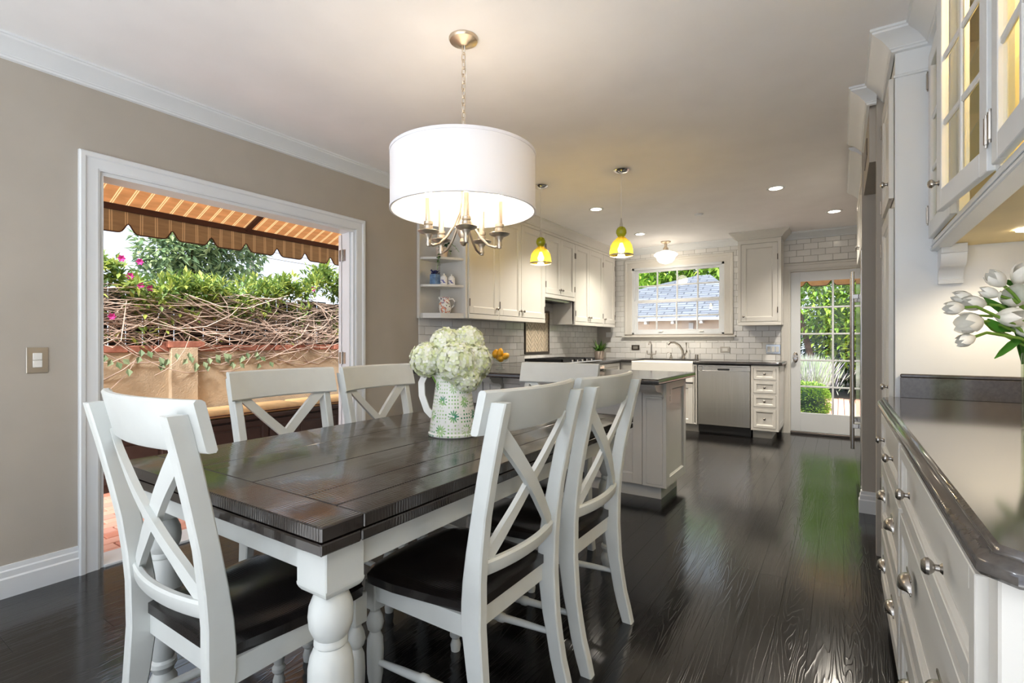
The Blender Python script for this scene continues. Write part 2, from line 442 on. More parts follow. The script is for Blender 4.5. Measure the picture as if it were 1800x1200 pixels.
def tile_mat():
    m, nt, b = base_mat('tile_glaze')
    oi = nt.nodes.new('ShaderNodeObjectInfo')
    c = ramp(nt, oi.outputs['Random'], [(0, lin(220, 219, 216)), (1, lin(234, 233, 230))])
    nt.links.new(c, b.inputs['Base Color']); b.inputs['Roughness'].default_value = .12
    v = nt.nodes.new('ShaderNodeNewGeometry'); bump(nt, b, noise(nt, v.outputs['Position'], 26, 1), .12, .004)
tile_mat()
def brick_mat():
    m, nt, b = base_mat('paver')
    oi = nt.nodes.new('ShaderNodeObjectInfo')
    c = ramp(nt, oi.outputs['Random'], [(0, lin(196, 128, 106)), (.5, lin(222, 170, 150)), (1, lin(208, 154, 138))])
    nt.links.new(c, b.inputs['Base Color']); b.inputs['Roughness'].default_value = .8
    v = objco(nt); bump(nt, b, noise(nt, v, 40, 3), .4)
brick_mat()
def shingle_mat():
    m, nt, b = base_mat('shingles')
    co = objco(nt); br = nt.nodes.new('ShaderNodeTexBrick'); br.inputs['Scale'].default_value = 1
    br.inputs['Brick Width'].default_value = .42; br.inputs['Row Height'].default_value = .13; br.inputs['Mortar Size'].default_value = .018
    br.inputs['Color1'].default_value = (*lin(88, 93, 104), 1); br.inputs['Color2'].default_value = (*lin(112, 117, 128), 1); br.inputs['Mortar'].default_value = (*lin(64, 68, 78), 1)
    nt.links.new(co, br.inputs['Vector']); nt.links.new(br.outputs[0], b.inputs['Base Color']); b.inputs['Roughness'].default_value = .9
shingle_mat()

# ------------------------------------------------------------------ the room shell
I4 = lambda: MB()
# floor slab + planks
flo = struct(I4().box(XL - .12, XR, YF, YB + .1, -.12, -.014).build('floor', 'black_gap', smooth=0))
PW = .118
x = XL; rp = random.Random(3)
while x < .95:
    y = -.3 - rp.random() * 1.2
    while y < YB:
        L = 1.1 + rp.random() * 1.5; y1 = min(y + L, YB)
        if y1 > -.3:
            I4().box(x + .0003, min(x + PW - .0003, 3), max(y, -.3) + .0003, y1 - .0003, -.0135, 0, .0004).build('plank', 'floor_wood', flo, smooth=0)
        y += L
    x += PW
I4().box(.97, XR, -.3, YB, -.0135, -.0002).build('floor_margin', 'floor_wood', flo, smooth=0)
I4().box(XL, XR, YF, -.3, -.0135, -.0002).build('floor_margin', 'floor_wood', flo, smooth=0)
struct(I4().box(XL - .12, XR + .1, YF - .1, YB + .1, ZC, ZC + .1).build('ceiling', 'ceiling_paint', smooth=0))

# left wall with the patio door opening
DY0, DY1, DZ = .985, 2.60, 2.03
TW = .12
wl = MB()
wl.box(XL - TW, XL, YF, DY0, 0, ZC).box(XL - TW, XL, DY1, YB + .1, 0, ZC).box(XL - TW, XL, DY0, DY1, DZ, ZC)
wall_left = struct(wl.build('wall_left', 'wall_paint', smooth=0))
# back wall with window and door openings
WX0, WX1, WZ0, WZ1 = -2.60, -1.31, 1.265, 2.245
BX0, BX1, BZ = -.545, .40, 2.06
wb = MB()
wb.box(XL, WX0, YB, YB + TW, 0, ZC).box(WX1, BX0, YB, YB + TW, 0, ZC).box(BX1, XR, YB, YB + TW, 0, ZC)
wb.box(WX0, WX1, YB, YB + TW, 0, WZ0).box(WX0, WX1, YB, YB + TW, WZ1, ZC).box(BX0, BX1, YB, YB + TW, BZ, ZC)
wall_back = struct(wb.build('wall_back', 'grout', smooth=0))
# right side: outer wall, partition behind the counter, header and pier beside the fridge
struct(I4().box(XR, XR + .1, YF, YB, 0, ZC).build('wall_right', 'hall_paint', smooth=0))
pt = MB()
pt.box(.80, .90, .62, 3.40, 0, ZC)
pt.box(.165, .90, 3.35, 3.40, 0, ZC)
pt.box(.135, .90, 3.40, 4.15, 2.15, ZC)
pt.box(.125, .90, 4.15, 4.20, 0, ZC)
pt.box(.80, .90, 4.20, YB, 0, ZC)
struct(pt.build('wall_partition', 'wall_paint', smooth=0))
# unseen wall behind the camera, two broad openings added to admit fill daylight
wf = MB()
wf.box(XL, -2.9, YF - TW, YF, 0, ZC).box(2.3, XR, YF - TW, YF, 0, ZC).box(-2.9, 2.3, YF - TW, YF, 0, .12).box(-2.9, 2.3, YF - TW, YF, 2.4, ZC).box(-.36, -.24, YF - TW, YF, .12, 2.4)
struct(wf.build('wall_front', 'wall_paint', smooth=0))

# crown moulding profile (n down from ceiling, w out from the wall)
CROWN = [(0, 0), (0, .095), (.010, .095), (.013, .088), (.020, .086), (.026, .078), (.040, .052), (.062, .030), (.070, .022), (.074, .022), (.078, .016), (.086, .014), (.090, 0)]
def crown(name, P, W, z=ZC, m='trim_white', sc_=1.0, parent=None):
    mb = MB(); mb.sweep([(a * sc_, b * sc_) for a, b in CROWN], [(p[0], p[1], z) for p in P], [(q[0], q[1], 0) for q in W], (0, 0, -1))
    o = mb.build(name, m, parent, smooth=25)
    return o
struct(crown('trim_1', [(XL, YF), (XL, 3.30)], [(1, 0), (1, 0)]))
struct(crown('trim_2', [(-2.84, YB), (BX1 + .5, YB)], [(0, -1), (0, -1)]))
struct(crown('trim_3', [(.165, 3.345), (.135, 3.345), (.135, 4.15)], [(0, -1), (-1, -1), (-1, 0)]))
BASE = [(0, 0), (0, .018), (.085, .018), (.092, .013), (.118, .012), (.124, .008), (.145, .006), (.145, 0)]
def baseboard(name, P, W):
    mb = MB(); mb.sweep(BASE, [(p[0], p[1], 0) for p in P], [(q[0], q[1], 0) for q in W], (0, 0, 1)); struct(mb.build(name, 'trim_white', smooth=25))
baseboard('baseboard_left', [(XL, YF), (XL, DY0 - .085)], [(1, 0), (1, 0)])
baseboard('baseboard_right', [(.125, 4.20), (.125, 4.15), (.80, 4.15)], [(-1, 0), (-1, -1), (0, -1)])
# casings (n out of the wall, w away from the opening)
CASE = [(0, 0), (.012, 0), (.016, .010), (.014, .018), (.017, .055), (.024, .062), (.026, .080), (.020, .086), (0, .086)]
cs = MB(); cs.sweep(CASE, [(XL, DY0, 0), (XL, DY0, DZ), (XL, DY1, DZ), (XL, DY1, 0)], [(0, -1, 0), (0, -1, 1), (0, 1, 1), (0, 1, 0)], (1, 0, 0))
cs.box(XL - TW - .02, XL, DY0, DY0 + .018, 0, DZ).box(XL - TW - .02, XL, DY1 - .018, DY1, 0, DZ).box(XL - TW - .02, XL, DY0 + .018, DY1 - .018, DZ - .018, DZ)
cs.box(XL - .07, XL - .03, DY1 - .03, DY1 - .018, 0, DZ - .018)
struct(cs.build('trim_4', 'trim_white', smooth=25))
struct(I4().box(XL - TW - .06, XL + .01, DY0 + .018, DY1 - .018, -.01, .014, .004).build('trim_5', 'trim_white', smooth=0))
cb = MB(); cb.sweep(CASE, [(BX0, YB, 0), (BX0, YB, BZ), (BX1, YB, BZ), (BX1, YB, 0)], [(-1, 0, 0), (-1, 0, 1), (1, 0, 1), (1, 0, 0)], (0, -1, 0))
cb.box(BX0, BX0 + .02, YB, YB + TW, 0, BZ).box(BX1 - .02, BX1, YB, YB + TW, 0, BZ).box(BX0 + .02, BX1 - .02, YB, YB + TW, BZ - .02, BZ)
struct(cb.build('trim_6', 'cabinet_white', smooth=25))
struct(I4().box(BX0 + .02, BX1 - .02, YB - .03, YB + TW, 0, .03, .004).build('trim_7', 'bronze', smooth=0))

# glazed doors and window -------------------------------------------------
def glazed(name, frame_m, M, W, H, stile, top, bot, cols, rows, mun=.022, t=.04, pane_m='pane_glass', pane_t=.004):
    """stile-and-rail leaf in frame coordinates u,v,n; muntins and panes as parts"""
    f = MB(M); f.box(0, stile, 0, H, 0, t, .002).box(W - stile, W, 0, H, 0, t, .002).box(stile, W - stile, H - top, H, 0, t, .002).box(stile, W - stile, 0, bot, 0, t, .002)
    root = f.build(name, frame_m, smooth=0)
    iw, ih = W - 2 * stile, H - top - bot; pw, ph = iw / cols, ih / rows
    for i in range(1, cols): MB(M).box(stile + i * pw - mun / 2, stile + i * pw + mun / 2, bot, H - top, .004, t - .004, .004).build('muntin', frame_m, root, smooth=0)
    for j in range(1, rows): MB(M).box(stile, W - stile, bot + j * ph - mun / 2, bot + j * ph + mun / 2, .005, t - .005, .004).build('muntin', frame_m, root, smooth=0)
    for i in range(cols):
        for j in range(rows): MB(M).box(stile + i * pw + mun / 2, stile + (i + 1) * pw - mun / 2, bot + j * ph + mun / 2, bot + (j + 1) * ph - mun / 2, t / 2 - pane_t / 2, t / 2 + pane_t / 2).build('pane', pane_m, root, smooth=0)
    return root
def FR(o, u, n): return MB().at(o, u, n).M
# back door
d1 = struct(glazed('door_1', 'trim_white', FR((BX0 + .022, YB + .06, .03), (1, 0, 0), (0, -1, 0)), BX1 - BX0 - .044, BZ - .055, .105, .12, .235, 2, 5))
hb = MB().at((BX0 + .022 + .052, YB + .02, .96), (1, 0, 0), (0, -1, 0))
hb.lathe([(0, .006), (.026, .006), (.030, .002), (.030, 0)], (0, 0, 0), (0, 0, 1), 20, 1, 2.3)
hb.build('escutcheon', 'nickel', d1)
MB().at((BX0 + .074, YB + .02, .945), (1, 0, 0), (0, -1, 0)).lathe([(0, .065), (.018, .064), (.027, .052), (.024, .040), (.010, .032), (.010, 0)], (0, 0, 0), (0, 0, 1), 18).build('door_knob', 'nickel', d1)
# kitchen window
wn = struct(I4().box(WX0, WX0 + .03, YB - .005, YB + TW, WZ0, WZ1).box(WX1 - .03, WX1, YB - .005, YB + TW, WZ0, WZ1).box(WX0, WX1, YB - .005, YB + TW, WZ1 - .03, WZ1).box(WX0, WX1, YB - .005, YB + TW, WZ0, WZ0 + .02).build('window_1', 'trim_white', smooth=0))
ch_ = MB(); WC = [(a, b * 1.35) for a, b in CASE]
ch_.sweep(WC, [(WX0, YB, WZ0), (WX0, YB, WZ1), (WX1, YB, WZ1), (WX1, YB, WZ0)], [(-1, 0, 0), (-1, 0, 1), (1, 0, 1), (1, 0, 0)], (0, -1, 0)); ch_.build('casing', 'cabinet_white', wn, smooth=25)
I4().box(WX0 - .145, WX1 + .145, YB - .05, YB + .02, WZ0 - .045, WZ0 - .02, .004).box(WX0 - .12, WX1 + .12, YB - .016, YB, WZ0 - .09, WZ0 - .045, .003).build('sill', 'cabinet_white', wn, smooth=0)
hs = (WZ1 - WZ0 - .05) / 2
for k, (z0, yo) in enumerate(((WZ0 + .02, .045), (WZ0 + .02 + hs - .01, .08))):
    M = FR((WX0 + .03, YB + yo, z0), (1, 0, 0), (0, -1, 0))
    g = glazed('sash', 'trim_white', M, WX1 - WX0 - .06, hs + .01, .045, .035, .05 if k == 0 else .035, 4, 2, .02, .032); g.parent = wn
    if k == 0:
        for fx in (.33, .80): I4().box(WX0 + .03 + fx * 1.2 - .03, WX0 + .03 + fx * 1.2 + .03, YB - .012, YB + .015, z0 + .012, z0 + .026, .003).build('sash_lift', 'porcelain', wn, smooth=0)
# patio french door leaf standing open outside the far jamb
M = FR((XL - TW - .012, DY1 - .018, .02), (0, 1, 0), (-1, 0, 0))
d2 = struct(glazed('door_2', 'trim_white', M, .78, DZ - .045, .10, .11, .22, 2, 5, t=.045))
for zz in (.22, 1.03, 1.84):
    I4().box(XL - TW - .045, XL - TW + .032, DY1 - .0215, DY1 - .0185, zz - .045, zz + .045).build('hinge', 'nickel', d2, smooth=0)
    I4().lathe([(0, -.05), (.007, -.05), (.007, .05), (0, .05)], (XL - TW - .006, DY1 - .025, zz), seg=10).build('hinge_pin', 'nickel', d2)
portal('added_window_portal', (-.3, YF - .14, 1.26), (R(90), 0, 0), 5.2, 2.28)  # sampling portal over the added window openings behind the camera
portal('patio_daylight', (XL - .14, (DY0 + DY1) / 2, DZ / 2), (0, R(-90), 0), DZ, DY1 - DY0)
portal('sink_daylight', ((WX0 + WX1) / 2, YB + .14, (WZ0 + WZ1) / 2), (R(-90), 0, 0), WX1 - WX0, WZ1 - WZ0)
portal('garden_daylight', ((BX0 + BX1) / 2, YB + .14, BZ / 2), (R(-90), 0, 0), BX1 - BX0, BZ)

# ------------------------------------------------------------------ subway tiles, one by one
TLW, TLH, G = .152, .0745, .003
TILE = {}
def tile(wd, ht, parent, o, u, n):
    wd, ht = round(wd, 3), round(ht, 3)
    if wd < .012 or ht < .012: return None
    key = (wd, ht, u)
    if key not in TILE:
        mb = MB().at((0, 0, 0), u, n); mb.box(0, wd, 0, ht, 0, .008, .0025)
        TILE[key] = mb.build('tile', 'tile_glaze', parent, world=False, smooth=0); TILE[key].location = o; return TILE[key]
    return inst(TILE[key], o, parent, 'tile')
def tile_wall(parent, origin, u, n, U, z0, z1, holes, skip=()):
    """rows of running bond over 0..U, clipped around rectangular holes (u0,u1,z0,z1)"""
    out = []; r = 0; z = z0
    while z < z1 - .012:
        h = min(TLH, z1 - z); k = -1 if r % 2 else 0
        x = -(TLW + G) / 2 if r % 2 else 0.0
        while x < U:
            a, b = max(x, 0), min(x + TLW, U); zz0, zz1 = z, z + h; segs = [(a, b, zz0, zz1)]
            for (h0, h1, g0, g1) in holes:
                ns = []
                for (a_, b_, c_, d_) in segs:
                    if b_ <= h0 or a_ >= h1 or d_ <= g0 or c_ >= g1: ns.append((a_, b_, c_, d_)); continue
                    if c_ < g0: ns.append((a_, b_, c_, g0))
                    if d_ > g1: ns.append((a_, b_, g1, d_))
                    if a_ < h0: ns.append((a_, h0, max(c_, g0), min(d_, g1)))
                    if b_ > h1: ns.append((h1, b_, max(c_, g0), min(d_, g1)))
                segs = ns
            for (a_, b_, c_, d_) in segs:
                if any(a_ >= s0 and b_ <= s1 and c_ >= t0 and d_ <= t1 for (s0, s1, t0, t1) in skip): continue
                o = Vector(origin) + Vector(u) * a_ + Vector((0, 0, c_))
                t = tile(b_ - a_, d_ - c_, parent, o, u, n)
                if t: out.append(t)
            x += TLW + G
        z += TLH + G; r += 1
    return out
CZ = .914
ts = tile_wall(wall_back, (XL, YB, 0), (1, 0, 0), (0, -1, 0), .62 - XL, CZ, ZC - .09,
     [(WX0 - .117 - XL, WX1 + .117 - XL, WZ0 - .03, WZ1 + .117), (BX0 - .087 - XL, BX1 + .087 - XL, 0, BZ + .087)],
     [(0, .33, 1.37, 3), (2.13, 2.58, 1.38, 3), (0, .3, 0, 3)])
tg = MB(); tg.box(XL - .0005, XL + .0015, 3.30, YB, CZ, 1.68).build('grout_bed', 'grout', wall_left, smooth=0)
MY0, MY1, MZ0, MZ1 = 5.10, 5.70, 1.01, 1.55
tl = tile_wall(wall_left, (XL + .0015, YB, 0), (0, -1, 0), (1, 0, 0), YB - 3.30, CZ, 1.69, [(YB - MY1 - .012, YB - MY0 + .012, MZ0 - .012, MZ1 + .012)],
     [(0, YB - 5.82, 1.385, 3), (YB - 5.0, 9, 1.385, 3)])
# herringbone inset behind the cooktop
hp = thing('mosaic_panel', 'framed beige herringbone tile panel on the white tiles behind the cooktop', 'tile panel', (XL + .002, (MY0 + MY1) / 2, MZ0))
fr = MB().at((XL + .002, MY1, MZ0), (0, -1, 0), (1, 0, 0)); WW, HH = MY1 - MY0, MZ1 - MZ0
fr.box(0, WW, 0, .022, 0, .018, .003).box(0, WW, HH - .022, HH, 0, .018, .003).box(0, .022, .022, HH - .022, 0, .018, .003).box(WW - .022, WW, .022, HH - .022, 0, .018, .003)
fr.build('frame', 'bronze', hp, smooth=0)
MB().at((XL + .002, MY1, MZ0), (0, -1, 0), (1, 0, 0)).box(.02, WW - .02, .02, HH - .02, 0, .003).build('backing', 'bark', hp, smooth=0)
hm = MB().at((XL + .002, MY1, MZ0), (0, -1, 0), (1, 0, 0))
a_, b_ = .115, .04; c45 = math.cos(R(45))
def clip(poly, x0, x1, y0, y1):
    for ax, lim, sg in ((0, x0, 1), (0, x1, -1), (1, y0, 1), (1, y1, -1)):
        out = []
        for i in range(len(poly)):
            p, q = poly[i - 1], poly[i]; ip, iq = (p[ax] - lim) * sg >= 0, (q[ax] - lim) * sg >= 0
            if ip != iq:
                t = (lim - p[ax]) / (q[ax] - p[ax]); out.append((p[0] + t * (q[0] - p[0]), p[1] + t * (q[1] - p[1])))
            if iq: out.append(q)
        poly = out
        if len(poly) < 3: return []
    return poly
for i in range(-12, 16):
    for j in range(-14, 14):
        # herringbone lattice: one horizontal and one vertical brick per cell, then turned 45 degrees
        bx, by = i * b_ + j * a_, i * b_ - j * a_
        for (x0, y0, w_, h_) in ((bx, by, a_, b_), (bx + a_ , by + b_ - a_, b_, a_)):
            g = .003; cs_ = [(x0 + g, y0 + g), (x0 + w_ - g, y0 + g), (x0 + w_ - g, y0 + h_ - g), (x0 + g, y0 + h_ - g)]
            pr_ = [((p - q) * c45 + WW / 2, (p + q) * c45 + HH / 2) for p, q in cs_]
            pr_ = clip(pr_, .024, WW - .024, .024, HH - .024)
            if len(pr_) >= 3: hm.prism(pr_, .003, .009)
mat('mosaic_stone', lin(206, 190, 166), .35, var=.15, nscale=25)
hm.build('herringbone', 'mosaic_stone', hp, smooth=0, kind='stuff')

# ------------------------------------------------------------------ cabinet builders
def knob(mb, u, v, n0=0, s=1.0):
    mb.lathe([(0, .030 * s), (.009 * s, .029 * s), (.0145 * s, .024 * s), (.015 * s, .019 * s), (.010 * s, .013 * s), (.0055 * s, .010 * s), (.006 * s, .004 * s), (.010 * s, 0)], (u, v, n0), (0, 0, 1), 14)
def cup_pull(mb, u, v, n0=0):
    """bin pull: half dome open below"""
    vs, fs = [], []; nu, nv = 10, 6; wd, ht, dp = .044, .036, .026
    for i in range(nu + 1):
        for j in range(nv + 1):
            a = math.pi * i / nu; b = math.pi / 2 * j / nv
            vs.append((u + wd * math.cos(a) * (.55 + .45 * math.cos(b * .9)), v - .018 + ht * math.sin(a) * math.cos(b) ** .6, n0 + dp * math.sin(b) * (.35 + .65 * math.sin(a) ** .5)))
    for i in range(nu):
        for j in range(nv): k = i * (nv + 1) + j; fs.append((k, k + 1, k + nv + 2, k + nv + 1))
    mb.add(vs, fs); mb.box(u - .05, u + .05, v - .022, v - .014, n0, n0 + .004, .001)
    mb.box(u - .046, u + .046, v + .012, v + .02, n0, n0 + .003, .001)
def panel(mb, u0, u1, v0, v1, n0=0, t=.02, st=.055, raised=False):
    """frame and recessed panel with a bead"""
    mb.box(u0, u0 + st, v0, v1, n0, n0 + t, .0015).box(u1 - st, u1, v0, v1, n0, n0 + t, .0015)
    mb.box(u0 + st, u1 - st, v0, v0 + st, n0, n0 + t, .0015).box(u0 + st, u1 - st, v1 - st, v1, n0, n0 + t, .0015)
    a, b, c, d = u0 + st, u1 - st, v0 + st, v1 - st
    if b - a > .03 and d - c > .03:
        mb.sweep([(0, 0), (t * .75, 0), (t * .45, .009), (0, .011)], [(a, c, n0), (b, c, n0), (b, d, n0), (a, d, n0)], [(1, 1, 0), (-1, 1, 0), (-1, -1, 0), (1, -1, 0)], (0, 0, 1), True)
        mb.box(a, b, c, d, n0, n0 + t * .38)
        if raised and b - a > .1 and d - c > .08: mb.box(a + .03, b - .03, c + .025, d - .025, n0, n0 + t * .8, .006)
def door_part(T, M, u0, u1, v0, v1, knob_at=None, st=.055, hinges=None, m='cabinet_white', hm='bronze', cup=None, raised=False, name='door', knobs=None):
    mb = MB(M); panel(mb, u0, u1, v0, v1, .001, .02, st, raised)
    d = mb.build(name, m, T, smooth=0)
    for k in (knobs or ([knob_at] if knob_at else [])):
        kb = MB(M); knob(kb, k[0], k[1], .021); kb.build('knob', 'nickel', d)
    for k in (cup or []):
        kb = MB(M); cup_pull(kb, k[0], k[1], .021); kb.build('cup_pull', 'nickel', d, smooth=50)
    for (hu, hv) in (hinges or []):
        hbm = MB(M); hbm.tube([(hu, hv - .035, .023), (hu, hv + .035, .023)], .005, 8, up=(0, 0, 1)); hbm.build('hinge', hm, d)
    return d

UZ0, UZ1, UX = 1.37, 2.40, -2.85
def upper(name, label, y0, y1, z0, splits, knobs, hinges, z1=UZ1):
    """upper cabinet on the left wall, face towards +X; splits are door edges in Y"""
    T = thing(name, label, 'cabinet', (XL, (y0 + y1) / 2, z0))
    I4().box(XL + .012, UX - .002, y0 + .001, y1 - .001, z0 + .012, ZC - .001).build('body', 'cabinet_white', T, smooth=0)
    M = FR((UX, y0, 0), (0, 1, 0), (1, 0, 0))
    f = MB(M); wv = y1 - y0
    f.box(.001, wv - .001, z0, z0 + .045, -.02, .021, .003).box(.001, wv - .001, z1, ZC - .002, -.02, .008)
    es = [0] + [s - y0 for s in splits] + [wv]
    f.box(.001, .012, z0 + .045, z1, -.02, .019).box(wv - .012, wv - .001, z0 + .045, z1, -.02, .019)
    f.build('face_frame', 'cabinet_white', T, smooth=0)
    for i in range(len(es) - 1):
        a = es[i] + (.014 if i == 0 else .0025); b = es[i + 1] - (.014 if i == len(es) - 2 else .0025)
        side = knobs[i]; kz = z0 + .11
        ku = a + .03 if side < 0 else b - .03; hu = b if side < 0 else a
        door_part(T, M, a, b, z0 + .05, z1 - .004, (ku, kz), .06, [(hu, z0 + .15), (hu, z1 - .15)])
    cm = MB(); cm.sweep([(n_ * 1.0, w_ * .85) for n_, w_ in CROWN], [(UX + .009, y0, ZC), (UX + .009, y1, ZC)], [(1, 0, 0), (1, 0, 0)], (0, 0, -1)); cm.build('crown', 'cabinet_white', T, smooth=25)
    I4().box(UX + .006, UX + .018, y0, y1, z1 + .004, z1 + .018, .004).build('bead', 'cabinet_white', T, smooth=0)
    return T
upper('wall_cabinet', 'cream single-door wall cabinet next to the open corner shelves', 3.60, 4.085, UZ0, [], [1], None)
upper('wall_cabinet', 'wide cream double-door wall cabinet left of the range hood', 4.085, 5.015, UZ0, [4.50], [1, -1], None)
HC = upper('hood_cabinet', 'short cream double-door cabinet above the cooktop holding the range hood', 5.015, 5.79, 1.67, [5.40], [1, -1], None)
I4().box(XL + .03, UX - .03, 5.05, 5.755, 1.645, 1.682, .004).build('hood_insert', 'steel', HC, smooth=0)
I4().box(XL + .08, UX - .08, 5.12, 5.38, 1.64, 1.647).box(XL + .08, UX - .08, 5.42, 5.68, 1.64, 1.647).build('filter', 'iron', HC, smooth=0)
upper('wall_cabinet', 'cream double-door wall cabinet right of the range hood', 5.79, 6.70, UZ0, [6.22], [1, -1], None)
upper('wall_cabinet', 'narrow cream wall cabinet in the corner by the kitchen window', 6.70, 7.15, UZ0, [], [-1], None)
# open corner shelves with clipped front
SH = thing('corner_shelf', 'white open corner shelf unit at the end of the wall cabinets', 'shelf', (XL, 3.45, UZ0))
sb = MB(); sb.box(XL, XL + .015, 3.29, 3.60, UZ0, ZC - .001).build('back_panel', 'cabinet_white', SH, smooth=0)
I4().box(XL + .015, UX, 3.582, 3.598, UZ0, ZC - .001).build('side_panel', 'cabinet_white', SH, smooth=0)
I4().box(XL, XL + .03, 3.285, 3.30, UZ0, ZC - .001).box(UX - .03, UX + .01, 3.565, 3.598, UZ0, 2.40, .003).build('stile', 'cabinet_white', SH, smooth=0)
SHP = [(XL + .015, 3.30), (XL + .06, 3.295), (XL + .20, 3.375), (UX - .03, 3.52), (UX, 3.582), (XL + .015, 3.582)]
for zz, th in ((UZ0 - .0, .045), (1.65, .02), (1.895, .02), (2.38, .145)): I4().slab(SHP, zz, zz + th).build('shelf_board', 'cabinet_white', SH, smooth=0)
cm = MB(); cm.sweep([(n_, w_ * .85) for n_, w_ in CROWN], [(XL, 3.30, ZC), (XL + .06, 3.295, ZC), (UX + .006, 3.575, ZC), (UX + .009, 3.6, ZC)], [(-.2, -1, 0), (.35, -1, 0), (1, -.4, 0), (1, 0, 0)], (0, 0, -1)); cm.build('crown', 'cabinet_white', SH, smooth=25)

# cabinet to the right of the window
CR = thing('wall_cabinet', 'tall narrow gray-white wall cabinet between the window and the garden door', 'cabinet', (-.85, YB, 1.37))
cx0, cx1, cyf = -1.085, -.60, YB - .33
I4().box(cx0, cx1, cyf + .002, YB - .01, 1.37, 2.43).build('body', 'cabinet_white', CR, smooth=0)
M = FR((cx0, cyf, 0), (1, 0, 0), (0, -1, 0)); f = MB(M); wv = cx1 - cx0
f.box(0, wv, 1.36, 1.405, -.02, .02, .004).box(0, wv, 2.385, 2.44, -.02, .02).box(0, .035, 1.405, 2.385, -.02, .02).box(wv - .035, wv, 1.405, 2.385, -.02, .02); f.build('face_frame', 'cabinet_white', CR, smooth=0)
door_part(CR, M, .038, wv - .038, 1.41, 2.38, (.065, 1.475), .055, [(wv - .038, 1.55), (wv - .038, 2.2)])
cm = MB(); cm.sweep([(n_ * 1.05, w_) for n_, w_ in CROWN], [(cx0, YB - .02, ZC), (cx0, cyf - .02, ZC), (cx1, cyf - .02, ZC), (cx1, YB - .02, ZC)], [(-1, 0, 0), (-1, -1, 0), (1, -1, 0), (1, 0, 0)], (0, 0, -1)); cm.build('crown', 'cabinet_white', CR, smooth=25)

# base cabinets + worktops of the kitchen
FYB = YB - .63   # face of the sink run
FXL = XL + .62   # face of the cooktop run
BL = thing('base_cabinet', 'white base cabinet run under the cooktop along the left wall', 'cabinet', (XL, 5.4, 0))
I4().box(XL + .01, FXL - .02, 4.20, YB - .01, .10, .873).build('body', 'cabinet_white', BL, smooth=0)
M = FR((FXL, 4.22, 0), (0, 1, 0), (1, 0, 0)); es = [0, .45, .86, 1.62, 2.35]
for a, b in zip(es, es[1:]):
    door_part(BL, M, a + .01, b - .01, .68, .865, ((a + b) / 2, .77), .04, name='drawer'); door_part(BL, M, a + .01, b - .01, .11, .67, (b - .05, .6), .055)
I4().box(XL + .05, FXL - .08, 4.21, YB - .02, 0, .10).build('plinth', 'cabinet_white', BL, smooth=0)
SK = thing('base_cabinet', 'white base cabinet below the farmhouse sink', 'cabinet', (-2.0, YB, 0))
I4().box(FXL, -1.515, FYB + .02, YB - .01, .10, .62).box(-1.56, -1.515, FYB + .02, YB - .01, .62, .873).box(FXL, -2.38, FYB + .02, YB - .01, .62, .873).build('body', 'cabinet_white', SK, smooth=0)
M = FR((-2.37, FYB, 0), (1, 0, 0), (0, -1, 0))
door_part(SK, M, .0, .39, .11, .62, (.36, .56)); door_part(SK, M, .40, .80, .11, .62, (.43, .56)); door_part(SK, M, .805, .85, .11, .865, None, .015, name='filler')
I4().box(FXL, -1.515, FYB + .08, YB - .02, 0, .10).build('plinth', 'cabinet_white', SK, smooth=0)
DR = thing('drawer_cabinet', 'narrow white four-drawer base cabinet beside the dishwasher', 'cabinet', (-.75, YB, 0))
I4().box(-.895, -.60, FYB + .004, YB - .01, .10, .873).build('body', 'cabinet_white', DR, smooth=0)
M = FR((-.895, FYB, 0), (1, 0, 0), (0, -1, 0))
f = MB(M); f.box(0, .025, .10, .873, -.01, .016).box(.27, .295, .10, .873, -.01, .016)
for v0, v1 in ((.10, .13), (.355, .38), (.52, .545), (.685, .705), (.845, .873)): f.box(.025, .27, v0, v1, -.01, .016)
f.build('face_frame', 'cabinet_white', DR, smooth=0)
for v0, v1 in ((.133, .352), (.383, .517), (.548, .682), (.708, .842)): door_part(DR, M, .028, .267, v0, v1, (.1475, (v0 + v1) / 2), .03, name='drawer')
I4().box(-.885, -.68, FYB + .07, YB - .02, 0, .10).build('plinth', 'cabinet_white', DR, smooth=0)
mb = MB().at((-.60, YB - .02, 0), (0, -1, 0), (1, 0, 0)); panel(mb, .0, .58, .12, .86, 0, .006, .06); mb.build('end_panel', 'cabinet_white', DR, smooth=0)
# dishwasher
DW = thing('dishwasher', 'stainless steel dishwasher between the sink and the drawers', 'dishwasher', (-1.2, YB, 0))
I4().box(-1.51, -.90, FYB + .03, YB - .03, .02, .868).build('tub', 'dark_plastic', DW, smooth=0)
I4().box(-1.508, -.902, FYB - .025, FYB + .03, .115, .80, .006).box(-1.508, -.902, FYB - .025, FYB + .03, .845, .868, .004).box(-1.508, -1.455, FYB - .025, FYB + .03, .80, .845).box(-.955, -.902, FYB - .025, FYB + .03, .80, .845).build('door', 'steel', DW, smooth=0)
I4().box(-1.455, -.955, FYB - .008, FYB + .03, .80, .845).build('handle_recess', 'steel', DW, smooth=0)
I4().box(-1.275, -1.135, FYB - .016, FYB - .006, .803, .824, .003).build('display', 'dark_plastic', DW, smooth=0)
I4().box(-1.505, -.905, FYB + .07, FYB + .09, 0, .10).build('kick_plate', 'dark_plastic', DW, smooth=0)
